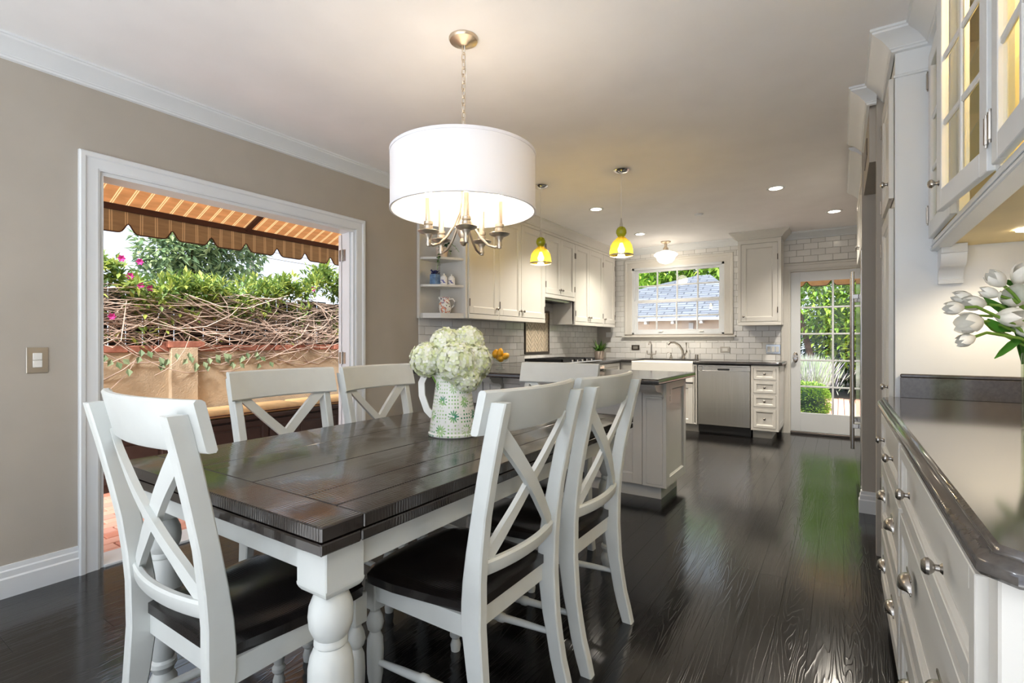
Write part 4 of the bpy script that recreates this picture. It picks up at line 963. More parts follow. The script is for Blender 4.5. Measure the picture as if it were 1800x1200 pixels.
# ------------------------------------------------------------------ dining chairs
def back_y(z):   # rake of the rear posts
    pts = [(0, -.285), (.12, -.252), (.26, -.226), (.40, -.212), (.50, -.214), (.65, -.232), (.85, -.272), (1.04, -.318)]
    for (a, ya), (b, yb) in zip(pts, pts[1:]):
        if z <= b: return ya + (yb - ya) * (z - a) / (b - a)
    return pts[-1][1]
def bulge(x): return -.045 * (1 - (x / .25) ** 2)
def make_chair(label):
    T = thing('dining_chair', label, 'chair', group='white dining chairs around the table')
    for s_ in (-1, 1):
        p = MB(); zs = [0, .06, .12, .19, .26, .33, .40, .46, .52, .60, .70, .80, .90, .97, 1.005]
        vs, fs = [], []
        for z in zs:
            xx = s_ * (.203 + (.012 * max(0, z - .45) / .55) - .004 * max(0, .4 - z) / .4); y = back_y(z)
            w_ = .0175 if z < .99 else .015; d_ = .024 + .010 * max(0, 1 - abs(z - .43) / .25)
            d_ = d_ if z > .05 else .021
            c = .004
            for a, b in ((-w_ + c, -d_), (w_ - c, -d_), (w_, -d_ + c), (w_, d_ - c), (w_ - c, d_), (-w_ + c, d_), (-w_, d_ - c), (-w_, -d_ + c)): vs.append((xx + a, y + b, z))
        m_ = 8
        for i in range(len(zs) - 1):
            for k in range(m_): fs.append((i * m_ + k, i * m_ + (k + 1) % m_, (i + 1) * m_ + (k + 1) % m_, (i + 1) * m_ + k))
        fs += [tuple(range(m_))[::-1], tuple(range((len(zs) - 1) * m_, len(zs) * m_))]
        p.add(vs, fs); p.build('back_post', 'cream_paint', T, world=False, smooth=30)
    def curved(x0, x1, z0a, z1a, z0b, z1b, th, off, n=14):
        """bent board between x0..x1; lower/upper edge heights interpolate a->b; follows rake and bulge"""
        mb = MB(); vs, fs = [], []
        for i in range(n + 1):
            t = i / n; x_ = x0 + (x1 - x0) * t; lo, hi = z0a + (z0b - z0a) * t, z1a + (z1b - z1a) * t; c = min(.006, (hi - lo) * .2)
            for z, dy in ((lo, th * .3), (lo + c, th / 2), (hi - c, th / 2), (hi, th * .25), (hi, -th * .25), (hi - c, -th / 2), (lo + c, -th / 2), (lo, -th * .3)):
                vs.append((x_, back_y((lo + hi) / 2 + (z - (lo + hi) / 2)) + bulge(x_) + off + dy, z))
        for i in range(n):
            for k in range(8): fs.append((i * 8 + k, i * 8 + (k + 1) % 8, (i + 1) * 8 + (k + 1) % 8, (i + 1) * 8 + k))
        fs += [tuple(range(8))[::-1], tuple(range(n * 8, n * 8 + 8))]
        return mb.add(vs, fs)
    curved(-.25, .25, .918, 1.036, .918, 1.036, .024, .040, 20).build('crest_rail', 'cream_paint', T, world=False, smooth=35)
    curved(-.196, .196, .530, .572, .530, .572, .022, .012).build('lower_rail', 'cream_paint', T, world=False, smooth=35)
    for s_ in (-1, 1):
        # diagonal slat: a strip of constant width across the bent back
        mb = MB(); vs, fs = [], []; n = 16; x0, z0, x1, z1 = -.180 * s_, .566, .186 * s_, .925
        dx, dz = x1 - x0, z1 - z0; L = math.hypot(dx, dz); px_, pz_ = -dz / L, dx / L; hw = .0185
        for i in range(n + 1):
            t = i / n; cxx, czz = x0 + dx * t, z0 + dz * t; off = .018 + (.012 if s_ > 0 else 0) * (1 - abs(2 * t - 1)) * 1.0 + .012 * t
            for a, dy in ((-hw, .008), (hw, .008), (hw, -.008), (-hw, -.008)):
                xx, zz = cxx + px_ * a, czz + pz_ * a; vs.append((xx, back_y(zz) + bulge(xx) + off + dy, zz))
        for i in range(n):
            for k in range(4): fs.append((i * 4 + k, i * 4 + (k + 1) % 4, (i + 1) * 4 + (k + 1) % 4, (i + 1) * 4 + k))
        fs += [(3, 2, 1, 0), tuple(range(n * 4, n * 4 + 4))]
        mb.add(vs, fs).build('cross_slat', 'cream_paint', T, world=False, smooth=30)
    # saddle seat
    mb = MB(); vs, fs = [], []; nx, ny = 18, 16
    def edge(u, v):
        y = -.205 + v * .435; hw = .200 + .034 * min(1, v * 1.6); e = .0
        if v > .8: hw -= .05 * ((v - .8) / .2) ** 3
        return u * hw, y - .02 * (u * u) * (1 if v > .9 else 0)
    for j in range(ny + 1):
        for i in range(nx + 1):
            u, v = -1 + 2 * i / nx, j / ny; x_, y_ = edge(u, v)
            dip = .012 * (math.exp(-((u - .45) / .38) ** 2) + math.exp(-((u + .45) / .38) ** 2)) * math.exp(-((v - .42) / .3) ** 2)
            rim = .006 if max(abs(u), abs(2 * v - 1)) > .99 else 0
            vs.append((x_, y_, .458 - dip - rim))
    nb = (nx + 1) * (ny + 1)
    for j in range(ny + 1):
        for i in range(nx + 1):
            u, v = -1 + 2 * i / nx, j / ny; x_, y_ = edge(u * .985, v); vs.append((x_, y_, .424))
    q = lambda i, j: j * (nx + 1) + i
    for j in range(ny):
        for i in range(nx): fs.append((q(i, j), q(i + 1, j), q(i + 1, j + 1), q(i, j + 1))); fs.append((nb + q(i, j), nb + q(i, j + 1), nb + q(i + 1, j + 1), nb + q(i + 1, j)))
    for i in range(nx): fs.append((q(i, 0), nb + q(i, 0), nb + q(i + 1, 0), q(i + 1, 0))); fs.append((q(i, ny), q(i + 1, ny), nb + q(i + 1, ny), nb + q(i, ny)))
    for j in range(ny): fs.append((q(0, j), q(0, j + 1), nb + q(0, j + 1), nb + q(0, j))); fs.append((q(nx, j), nb + q(nx, j), nb + q(nx, j + 1), q(nx, j + 1)))
    mb.add(vs, fs).build('seat', 'seat_wood', T, world=False, smooth=50)
    for bx in ((-.19, .19, .165, .185), (-.19, .19, -.20, -.18)): MB().box(*bx, .365, .424, .002).build('seat_rail', 'cream_paint', T, world=False, smooth=0)
    for s_ in (-1, 1):
        MB().tube([(s_ * .203, -.205, .395), (s_ * .200, .19, .395)], 1, flat=(.02, .058)).build('seat_rail', 'cream_paint', T, world=False, smooth=0)
        l_ = MB(); lx, ly = s_ * .195, .18
        l_.box(lx - .023, lx + .023, ly - .023, ly + .023, .335, .4235, .003)
        l_.lathe([(0, .34), (.018, .335), (.015, .325), (.024, .305), (.027, .288), (.023, .270), (.016, .262), (.018, .255), (.024, .24), (.026, .20), (.024, .13), (.017, .085), (.014, .075), (.022, .066), (.022, .056), (.013, .045), (.020, .022), (.017, 0), (0, 0)], (lx, ly, 0), seg=16); l_.build('leg', 'cream_paint', T, world=False, smooth=35)
        MB().tube([(s_ * .195, .165, .17), (s_ * .196, .06, .178), (s_ * .197, -.01, .183), (s_ * .197, -.018, .184), (s_ * .197, -.035, .185), (s_ * .197, -.043, .186), (s_ * .198, -.12, .19), (s_ * .199, -.235, .195)], [.009, .012, .013, .017, .017, .013, .012, .009], 10).build('stretcher', 'cream_paint', T, world=False)
    return T
c0 = make_chair('white cross-back dining chair with dark seat at the near end of the table')
spots = [((-1.385, .80), 0, None),
         ((-1.03, 1.265), 90, 'white cross-back dining chair nearest the camera on the right side of the table'),
         ((-1.02, 1.80), 90, 'white cross-back dining chair on the right side of the table next to the peninsula'),
         ((-1.80, 1.315), -90, 'white cross-back dining chair on the patio side in front of the bench cushions'),
         ((-1.76, 1.84), -86, 'white cross-back dining chair on the patio side beside the pitcher'),
         ((-1.36, 2.30), 180, 'white cross-back dining chair at the far end of the table facing the camera')]
for i, (p, a, lb) in enumerate(spots):
    o = c0 if i == 0 else copy_tree(c0)
    o.location = (p[0], p[1], 0); o.rotation_euler.z = R(a)
    if lb: o['label'] = lb

# ------------------------------------------------------------------ pitcher with hydrangeas
PC = thing('pitcher', 'tall white and green patterned pitcher holding hydrangeas on the table', 'pitcher', (-1.36, 1.625, .770))
pr_ = [(0, .004), (.094, .004), (.100, .0), (.104, .004), (.104, .012), (.099, .016), (.096, .05), (.086, .12), (.076, .19), (.070, .235), (.072, .25), (.075, .262), (.070, .262), (.066, .24), (.072, .18), (.09, .02), (0, .02)]
MB().lathe(pr_, seg=36).build('body', 'pitcher_print', PC, world=False)
hd = Vector((-.80, -.30, 0)).normalized()
hp_ = [hd * .068 + Vector((0, 0, .235)), hd * .095 + Vector((0, 0, .258)), hd * .125 + Vector((0, 0, .25)), hd * .142 + Vector((0, 0, .215)), hd * .140 + Vector((0, 0, .16)), hd * .118 + Vector((0, 0, .10)), hd * .092 + Vector((0, 0, .075))]
MB().tube(hp_, 1, flat=(.028, .008), up=(hd.y, -hd.x, 0)).build('handle', 'porcelain', PC, world=False, smooth=50)
rf = random.Random(11)
def ball_flower(c, r, label, n=250):
    T = thing('hydrangea', label, 'flower', c, group='hydrangeas in the pitcher')
    mb = MB(); ga = math.pi * (3 - math.sqrt(5))
    for i in range(n):
        z = 1 - 2 * (i + .5) / n; rr = math.sqrt(1 - z * z); d = Vector((rr * math.cos(ga * i), rr * math.sin(ga * i), z))
        d = (d + Vector((rf.gauss(0, .08), rf.gauss(0, .08), rf.gauss(0, .08)))).normalized(); R_ = r * (1 + rf.uniform(-.12, .10))
        a = d.orthogonal().normalized(); b = d.cross(a); ph = rf.random() * 6.28; s_ = r * rf.uniform(.19, .27)
        for k in range(4):
            t = ph + k * math.pi / 2; e = (a * math.cos(t) + b * math.sin(t)); f_ = (-a * math.sin(t) + b * math.cos(t)); o = d * R_
            cup = d * s_ * rf.uniform(.05, .35)
            mb.add([o, o + e * s_ * .55 + f_ * s_ * .5 + cup * .6, o + e * s_ * 1.05 + cup, o + e * s_ * .55 - f_ * s_ * .5 + cup * .6], [(0, 1, 2, 3)])
    mb.build('florets', 'floret', T, world=False, smooth=0, kind='stuff')
    MB().lathe([(0, -r * .8), (r * .55, -r * .6), (r * .8, 0), (r * .55, r * .6), (0, r * .8)], seg=12).build('core', 'floret', T, world=False)
    MB().tube([(0, 0, -r * .5), (-(c[0] + 1.36) * .5, -(c[1] - 1.625) * .5, -.13), (-(c[0] + 1.36) * .92, -(c[1] - 1.625) * .92, .90 - c[2])], .004, 6).build('stem', 'stem_green', T, world=False)
# camera-facing axes at the pitcher: r = right in view, d = away
rv, dv = Vector((math.cos(TH), math.sin(TH), 0)), Vector((-math.sin(TH), math.cos(TH), 0))
base = Vector((-1.36, 1.625, 0))
for (a, b, z, r, lb) in ((-.105, -.02, 1.085, .066, 'left green-white hydrangea head above the pitcher handle'), (-.03, .03, 1.140, .072, 'topmost white hydrangea head at the left of the bouquet'),
                         (.055, .05, 1.150, .070, 'topmost white hydrangea head at the right of the bouquet'), (.02, -.06, 1.075, .078, 'large central hydrangea head facing the camera'),
                         (.088, -.01, 1.080, .068, 'right hydrangea head leaning toward the fruit bowl'), (.055, -.045, 1.015, .060, 'lowest green hydrangea head over the pitcher rim'),
                         (-.055, .07, 1.07, .066, 'hydrangea head at the back of the bouquet'), (.095, .06, 1.05, .052, 'small hydrangea head at the far right of the bouquet')):
    ball_flower(tuple(base + rv * a + dv * b + Vector((0, 0, z))), r, lb)

# ------------------------------------------------------------------ chandelier
LX_, LY_ = -1.425, 1.775
CH = thing('chandelier', 'white drum shade chandelier with five candle arms over the table', 'chandelier', (LX_, LY_, ZC))
c3 = lambda *p: (LX_, LY_, 0)
I4().lathe([(0, ZC - .035), (.018, ZC - .034), (.03, ZC - .024), (.062, ZC - .014), (.066, ZC - .006), (.066, ZC), (0, ZC)], c3(), seg=28).build('canopy', 'warm_nickel', CH)
zt, zb = ZC - .035, 2.135; nl = 11; pl = (zt - zb) / nl
for k in range(nl):
    zc = zt - (k + .5) * pl; mb = MB(); hh, ww = pl * .68, .0095; pts = []
    for i in range(17):
        a = 2 * math.pi * i / 16; x_, z_ = ww * math.cos(a), hh * math.copysign(abs(math.sin(a)) ** .8, math.sin(a)); pts.append((LX_ + (x_ if k % 2 else 0), LY_ + (0 if k % 2 else x_), zc + z_))
    mb.tube(pts, .0022, 6, caps=False, up=(.3, .5, .1)).build('chain_link', 'warm_nickel', CH)
I4().tube([(LX_ + .004, LY_, ZC - .03), (LX_ + .012, LY_ + .006, 2.36), (LX_ - .006, LY_ + .008, 2.25), (LX_, LY_, 2.12)], .002, 6).build('cord', 'pale_plate', CH)
I4().lathe([(0, 2.135), (.010, 2.132), (.014, 2.11), (.03, 2.10), (.050, 2.085), (.046, 2.070), (.028, 2.056), (.014, 2.05), (.012, 2.02), (.012, 1.72), (.020, 1.70), (.030, 1.675), (.026, 1.645), (.014, 1.625), (.018, 1.61), (.010, 1.595), (0, 1.59)], c3(), seg=22).build('column', 'warm_nickel', CH)
SZ0, SZ1, SR = 1.745, 2.0, .325
sh = I4().lathe([(SR, SZ0), (SR, SZ1), (SR - .004, SZ1), (SR - .004, SZ0), (SR, SZ0)], c3(), seg=64).build('lamp_shade', 'shade_fabric', CH, smooth=50)
I4().lathe([(SR + .0025, SZ0 - .001), (SR + .0025, SZ0 + .012), (SR - .006, SZ0 + .012), (SR - .006, SZ0 - .001), (SR + .0025, SZ0 - .001)], c3(), seg=64).build('hem', 'shade_fabric', sh, smooth=50)
I4().lathe([(SR + .0025, SZ1 - .011), (SR + .0025, SZ1 + .002), (SR - .006, SZ1 + .002), (SR - .006, SZ1 - .011), (SR + .0025, SZ1 - .011)], c3(), seg=64).build('hem', 'shade_fabric', sh, smooth=50)
for k in range(3):
    a = R(20 + 120 * k); I4().tube([(LX_, LY_, 1.985), (LX_ + (SR - .004) * math.cos(a), LY_ + (SR - .004) * math.sin(a), 1.985)], .003, 6).build('spider', 'warm_nickel', CH)
for k in range(5):
    a = math.atan2(-1.775, 1.425) + R(4) + k * 2 * math.pi / 5; ca, sa = math.cos(a), math.sin(a); rr = .165
    P_ = lambda r, z: (LX_ + ca * r, LY_ + sa * r, z)
    I4().tube([P_(.012, 1.80), P_(.022, 1.74), P_(.045, 1.68), P_(.08, 1.625), P_(.115, 1.592), P_(.145, 1.582), P_(rr, 1.59)], [.006, .006, .006, .006, .006, .006, .007], 10).build('arm', 'warm_nickel', CH)
    I4().lathe([(0, 1.575), (.009, 1.576), (.013, 1.588), (.010, 1.602), (.011, 1.612), (.016, 1.620), (.020, 1.628), (.042, 1.636), (.047, 1.642), (.044, 1.644), (.020, 1.640), (.016, 1.648), (.020, 1.652), (.020, 1.664), (.016, 1.668), (.020, 1.673), (.020, 1.684), (.012, 1.688), (0, 1.688)], P_(rr, 0), seg=20).build('bobeche', 'lamp_metal', CH)
    I4().lathe([(0, 1.686), (.0135, 1.686), (.0135, 1.785), (0, 1.787)], P_(rr, 0), seg=14).build('candle', 'warm_nickel', CH)
    I4().lathe([(0, 1.787), (.009, 1.788), (.016, 1.805), (.0165, 1.82), (.011, 1.845), (.003, 1.865), (0, 1.868)], P_(rr, 0), seg=14).build('bulb', 'bulb_warm', CH)
    lamp('chandelier_light', 'POINT', P_(rr, 1.83), .9, (1, .82, .60), .03)

# ------------------------------------------------------------------ pendants, schoolhouse lamp, downlights
def pendant(x, y, label):
    T = thing('pendant_lamp', label, 'pendant lamp', (x, y, ZC), group='yellow glass pendants over the peninsula')
    I4().lathe([(0, ZC - .03), (.02, ZC - .028), (.05, ZC - .02), (.062, ZC - .006), (.062, ZC), (0, ZC)], (x, y, 0), seg=24).build('canopy', 'chrome', T)
    I4().tube([(x, y, ZC - .028), (x, y, 2.135)], .0022, 6).build('cord', 'pale_plate', T)
    I4().lathe([(0, 2.145), (.004, 2.145), (.008, 2.11), (.013, 2.095), (.013, 2.06), (0, 2.06)], (x, y, 0), seg=14).build('cap', 'chrome', T)
    I4().lathe([(.016, 2.075), (.030, 2.066), (.040, 2.045), (.041, 2.025), (.031, 2.003), (.024, 1.995)], (x, y, 0), seg=28).build('glass_neck', 'olive_glass', T)
    s_ = I4().lathe([(.024, 1.995), (.034, 1.988), (.045, 1.975), (.068, 1.955), (.084, 1.925), (.092, 1.885), (.094, 1.845)], (x, y, 0), seg=36).build('glass_shade', 'yellow_glass', T)
    I4().lathe([(.0955, 1.842), (.0955, 1.852), (.0925, 1.852), (.0925, 1.842), (.0955, 1.842)], (x, y, 0), seg=36).build('rim', 'lamp_metal', s_)
    I4().lathe([(0, 2.0), (.014, 2.0), (.014, 1.945), (0, 1.945)], (x, y, 0), seg=14).build('socket', 'lamp_metal', T)
    I4().lathe([(0, 1.945), (.012, 1.945), (.02, 1.92), (.03, 1.895), (.024, 1.872), (0, 1.862)], (x, y, 0), seg=16).build('bulb', 'bulb_warm', T)
    lamp('pendant_light', 'POINT', (x, y, 1.855), 3.0, (1, .86, .66), .03)
pendant(-1.46, 3.82, 'yellow glass pendant lamp hanging nearer the kitchen window'); pendant(-2.20, 3.82, 'yellow glass pendant lamp partly behind the drum shade')
SL = thing('ceiling_lamp', 'white schoolhouse globe ceiling lamp above the kitchen sink', 'ceiling lamp', (-2.0, 6.90, ZC)); p_ = (-2.0, 6.90, 0)
I4().lathe([(0, ZC - .03), (.03, ZC - .03), (.065, ZC - .012), (.068, ZC), (0, ZC)], p_, seg=24).build('canopy', 'warm_nickel', SL)
I4().lathe([(.02, ZC - .03), (.02, ZC - .075), (.035, ZC - .09), (.038, ZC - .13), (.06, ZC - .135)], p_, seg=24).build('fitter', 'warm_nickel', SL)
I4().lathe([(.05, ZC - .125), (.075, ZC - .138), (.13, ZC - .155), (.158, ZC - .178), (.155, ZC - .192), (.13, ZC - .21), (.112, ZC - .255), (.085, ZC - .285), (.05, ZC - .295), (.02, ZC - .305), (0, ZC - .306)], p_, seg=36).build('globe', 'opal', SL)
lamp('sink_light', 'POINT', (-2.0, 6.86, ZC - .44), 2.5, (1, .88, .72), .08)
def downlight(x, y, label, e=9, col=(1, .92, .80)):
    T = thing('downlight', label, 'downlight', (x, y, ZC), group='recessed ceiling downlights')
    I4().lathe([(.052, ZC - .001), (.054, ZC - .006), (.075, ZC - .005), (.078, ZC), (.052, ZC - .001)], (x, y, 0), seg=28).build('trim_ring', 'trim_white', T)
    I4().lathe([(0, ZC - .003), (.053, ZC - .003), (.053, ZC - .0005), (0, ZC - .0005)], (x, y, 0), seg=24).build('lens', 'down_glow', T)
    lamp('downlight_beam', 'SPOT', (x, y, ZC - .02), e, col, .05, spot=R(130), blend=.8)
KL = 78
downlight(-.48, 5.03, 'recessed downlight nearest the refrigerator', KL); downlight(-.05, 6.26, 'recessed downlight in front of the garden door', KL)
downlight(-2.11, 4.81, 'recessed downlight left of the yellow pendants toward the wall cabinets', KL); downlight(-2.13, 6.23, 'recessed downlight in front of the schoolhouse lamp', KL)
DL = 8; NEU = (.80, .90, 1.0)
SP = thing('ceiling_sensor', 'small round white sensor on the kitchen ceiling', 'sensor', (-1.27, 5.6, ZC))
I4().lathe([(0, ZC - .02), (.035, ZC - .018), (.045, ZC - .008), (.047, ZC), (0, ZC)], (-1.27, 5.6, 0), seg=24).build('housing', 'trim_white', SP)
RG = thing('bounce_rug', 'added pale rug behind the camera that bounces light to the ceiling', 'rug', (-.3, -1.2, 0))  # added unseen rug, pale to bounce sunlight up to the ceiling
mat('bounce_rug_wool', lin(232, 234, 236), .95, var=.05, nscale=60, bstr=.3, bscale=300)
I4().box(-2.9, 2.3, -2.3, -.25, .0005, .012, .004).build('pile', 'bounce_rug_wool', RG, smooth=0)
TR = struct(I4().box(-8, 7, -12, YF - TW - .02, -.16, -.10).build('ground_bounce_terrace', mat('bounce_terrace_stone', lin(232, 234, 236), .8, var=.06, nscale=3), smooth=0))  # added unseen pale ground reflecting sun through the rear openings onto the ceiling
# unseen fill lamps added behind the camera to brighten the near room
def fill_lamp(x, y, label, e):
    T = thing('ceiling_lamp', label, 'ceiling lamp', (x, y, ZC)); p = (x, y, 0)
    I4().lathe([(0, ZC - .03), (.03, ZC - .03), (.065, ZC - .012), (.068, ZC), (0, ZC)], p, seg=24).build('canopy', 'warm_nickel', T)
    I4().lathe([(.012, ZC - .03), (.012, ZC - .26), (.035, ZC - .28), (.04, ZC - .31)], p, seg=20).build('stem', 'warm_nickel', T)
    lamp('fill_light', 'POINT', (x, y, ZC - .40), e, NEU, .13)
NL = 14
fill_lamp(-1.5, -1.05, 'added fill lamp behind the camera on the patio side', NL); fill_lamp(.7, -1.05, 'added fill lamp behind the camera on the hall side', NL)

# ------------------------------------------------------------------ small things in the kitchen
CN = thing('canister', 'left small white lidded canister with blue flower on the middle corner shelf', 'canister', (-2.985, 3.435, 1.67))
MB().lathe([(0, 0), (.030, 0), (.033, .004), (.033, .062), (.030, .070), (.022, .074)], seg=8).build('body', 'canister_print', CN, world=False, smooth=25)
MB().lathe([(.024, .072), (.026, .076), (.024, .082), (.006, .086), (.009, .094), (.006, .101), (0, .102)], seg=16).build('lid', 'porcelain', CN, world=False)
c2 = copy_tree(CN); c2.location = (-2.955, 3.505, 1.67); c2['label'] = 'right small white lidded canister with blue flower on the middle corner shelf'; CN['group'] = c2['group'] = 'canisters on the corner shelf'; CN.rotation_euler.z = R(22); c2.rotation_euler.z = R(25)
BP = thing('planter_box', 'blue ceramic planter with dark blue flowers on the middle corner shelf', 'planter', (-3.05, 3.39, 1.67))
MB().box(-.035, .035, -.035, .035, 0, .095, .006).build('pot', 'blue_ceramic', BP, world=False, smooth=0)
mb = MB(); rb = random.Random(5)
def leafquad(mb, p, d, up, L, W):
    d = d.normalized(); s_ = d.cross(up)
    if s_.length < 1e-3: s_ = d.orthogonal()
    s_.normalize(); n_ = s_.cross(d) * (W * .25)
    mb.add([p, p + d * L * .45 + s_ * W / 2 + n_, p + d * L, p + d * L * .45 - s_ * W / 2 + n_], [(0, 1, 2), (0, 2, 3)])
def rdir(r, z=0): return Vector((r.gauss(0, 1), r.gauss(0, 1), r.gauss(0, 1) + z)).normalized()
for k in range(60): leafquad(mb, Vector((rb.uniform(-.03, .03), rb.uniform(-.03, .03), .09 + rb.uniform(0, .03))), rdir(rb, .4), Vector((0, 0, 1)), .025, .02)
island_mat('blue_petal', [lin(36, 44, 96), lin(60, 70, 130), lin(28, 34, 70)], trans=.1); mb.build('flowers', 'blue_petal', BP, world=False, smooth=0, kind='stuff')
JG = thing('jug', 'small white floral jug on the lowest corner shelf', 'jug', (-2.985, 3.45, UZ0 + .045))
MB().lathe([(0, 0), (.040, 0), (.050, .012), (.058, .045), (.054, .08), (.042, .11), (.040, .125), (.046, .142), (.043, .142), (.037, .125), (.04, .1), (.05, .05), (0, .01)], seg=28).build('body', 'jug_print', JG, world=False)
hv = Vector((math.cos(TH), math.sin(TH), 0))
MB().tube([hv * .040 + Vector((0, 0, .125)), hv * .07 + Vector((0, 0, .13)), hv * .088 + Vector((0, 0, .105)), hv * .082 + Vector((0, 0, .07)), hv * .056 + Vector((0, 0, .045))], .006, 8).build('handle', 'porcelain', JG, world=False)
MB().tube([hv * -.035 + Vector((0, 0, .128)), hv * -.055 + Vector((0, 0, .145))], [.016, .008], 8).build('spout', 'porcelain', JG, world=False)
IV = thing('potted_ivy', 'ivy in a pot trailing from the top corner shelf', 'plant', (-3.02, 3.45, 1.915))
MB().lathe([(0, 0), (.045, 0), (.06, .09), (.055, .09), (.04, .01), (0, .01)], seg=20).build('pot', 'pot_ceramic', IV, world=False)
def ivy_leaf(mb, p, d, L):
    up = Vector((0, 0, 1)); s_ = d.cross(up); s_ = s_.normalized() if s_.length > .01 else Vector((1, 0, 0)); n_ = s_.cross(d).normalized() * .1 * L
    pts = [(0, 0), (-.15, .35), (.25, .55), (.45, .32), (1, 0), (.45, -.32), (.25, -.55), (-.15, -.35)]
    mb.add([p + d * a * L + s_ * b * L + n_ * abs(b) for a, b in pts], [(0, 1, 2), (0, 2, 3), (0, 3, 4), (0, 4, 5), (0, 5, 6), (0, 6, 7)])
mb = MB(); vm = MB(); ri = random.Random(9)
for (dx, dy, drop, n) in ((.06, -.13, -.22, 14), (.05, -.09, -.16, 10), (.13, -.03, -.08, 8), (.16, .05, -.05, 7), (.02, -.06, .05, 8)):
    pts = [Vector((dx * t, dy * t, .09 + .05 * math.sin(t * 3) + drop * t * t)) for t in (0, .25, .5, .75, 1)]
    vm.tube(pts, .002, 5)
    for k in range(n):
        t = k / n; i = min(3, int(t * 4)); p = pts[i].lerp(pts[i + 1], t * 4 - i); ivy_leaf(mb, p, (rdir(ri, -.3)), ri.uniform(.028, .045))
vm.build('vine_stem', 'stem_green', IV, world=False); mb.build('leaves', 'leaf_dark', IV, world=False, smooth=0, kind='stuff')
# fruit bowl
FB = thing('glass_bowl', 'footed cut-glass bowl of lemons on the peninsula', 'bowl', (-2.55, 3.70, CZ))
MB().lathe([(0, .004), (.045, .004), (.04, .010), (.012, .016), (.011, .04), (.03, .052), (.065, .075), (.080, .105), (.083, .13), (.078, .128), (.074, .105), (.058, .08), (0, .06)], seg=18).build('bowl_body', 'clear_glass', FB, world=False, smooth=20)
lem = None
for k, (dx, dy, dz, a, b, lb) in enumerate(((-.042, -.015, .135, 10, 75, 'left lemon standing in the glass bowl'), (.012, -.02, .145, 30, 80, 'tall center lemon in the glass bowl'), (.045, .02, .115, 80, 20, 'right lemon low in the glass bowl'), (-.02, .03, .10, 20, 10, 'lemon at the bottom of the glass bowl'), (.01, -.005, .092, 120, 5, 'lemon under the others in the glass bowl'))):
    if lem is None:
        lem = MB().lathe([(0, -.044), (.006, -.041), (.016, -.034), (.027, -.018), (.030, 0), (.027, .018), (.016, .034), (.007, .041), (0, .045)], seg=16).build('lemon', 'lemon_skin'); o = lem
    else: o = inst(lem, (0, 0, 0), None, 'lemon')
    o.location = (-2.55 + dx, 3.70 + dy, CZ + dz); o.rotation_euler = (0, R(90 - b), R(a)); tag(o, lb, 'lemon', 'lemons in the glass bowl')
OB = thing('oil_bottle', 'small clear glass bottle with dark stopper between the hydrangeas and the lemons', 'bottle', (-2.66, 3.66, CZ))
MB().lathe([(0, .002), (.026, .002), (.028, .08), (.012, .105), (.010, .13), (.008, .13), (.010, .1), (.024, .075), (0, .01)], seg=16).build('bottle_body', 'clear_glass', OB, world=False)
MB().lathe([(0, .125), (.011, .125), (.016, .14), (.014, .155), (0, .16)], seg=12).build('stopper', 'dark_plastic', OB, world=False)
PP = thing('potted_plant', 'spiky green plant in a small pale pot in the kitchen corner', 'plant', (-2.90, 6.72, CZ))
MB().lathe([(0, 0), (.055, 0), (.06, .01), (.07, .11), (.064, .11), (.056, .02), (0, .02)], seg=20).build('pot', 'pot_ceramic', PP, world=False)
mb = MB(); rp2 = random.Random(4)
for k in range(70):
    a = rp2.random() * 6.283; tl_ = rp2.uniform(.2, 1.1); L = rp2.uniform(.12, .24); d = Vector((math.cos(a) * math.sin(tl_), math.sin(a) * math.sin(tl_), math.cos(tl_))); p = Vector((math.cos(a) * .02, math.sin(a) * .02, .10)); s_ = d.cross(Vector((0, 0, 1))).normalized() * .009
    q1 = p + d * L * .5; q2 = p + d * L + Vector((0, 0, -.06 * tl_)); mb.add([p + s_ * .6, p - s_ * .6, q1 - s_, q2, q1 + s_], [(0, 1, 2, 4), (4, 2, 3)])
mb.build('leaves', 'leaf_plant', PP, world=False, smooth=0, kind='stuff')
SG = thing('blossom_dish', 'little dish of white and blush blossoms on the peninsula top', 'dish', (-1.72, 3.98, CZ))
MB().lathe([(0, .003), (.03, .003), (.05, .015), (.052, .018), (.03, .008), (0, .008)], seg=20).build('dish', 'porcelain', SG, world=False)
mb = MB(); rs = random.Random(2)
for k in range(50): leafquad(mb, Vector((rs.uniform(-.035, .035), rs.uniform(-.035, .035), .012 + rs.random() * .015)), rdir(rs, .5), Vector((0, 0, 1)), .022, .02)
mb.build('blossoms', 'blossom_white', SG, world=False, smooth=0, kind='stuff')

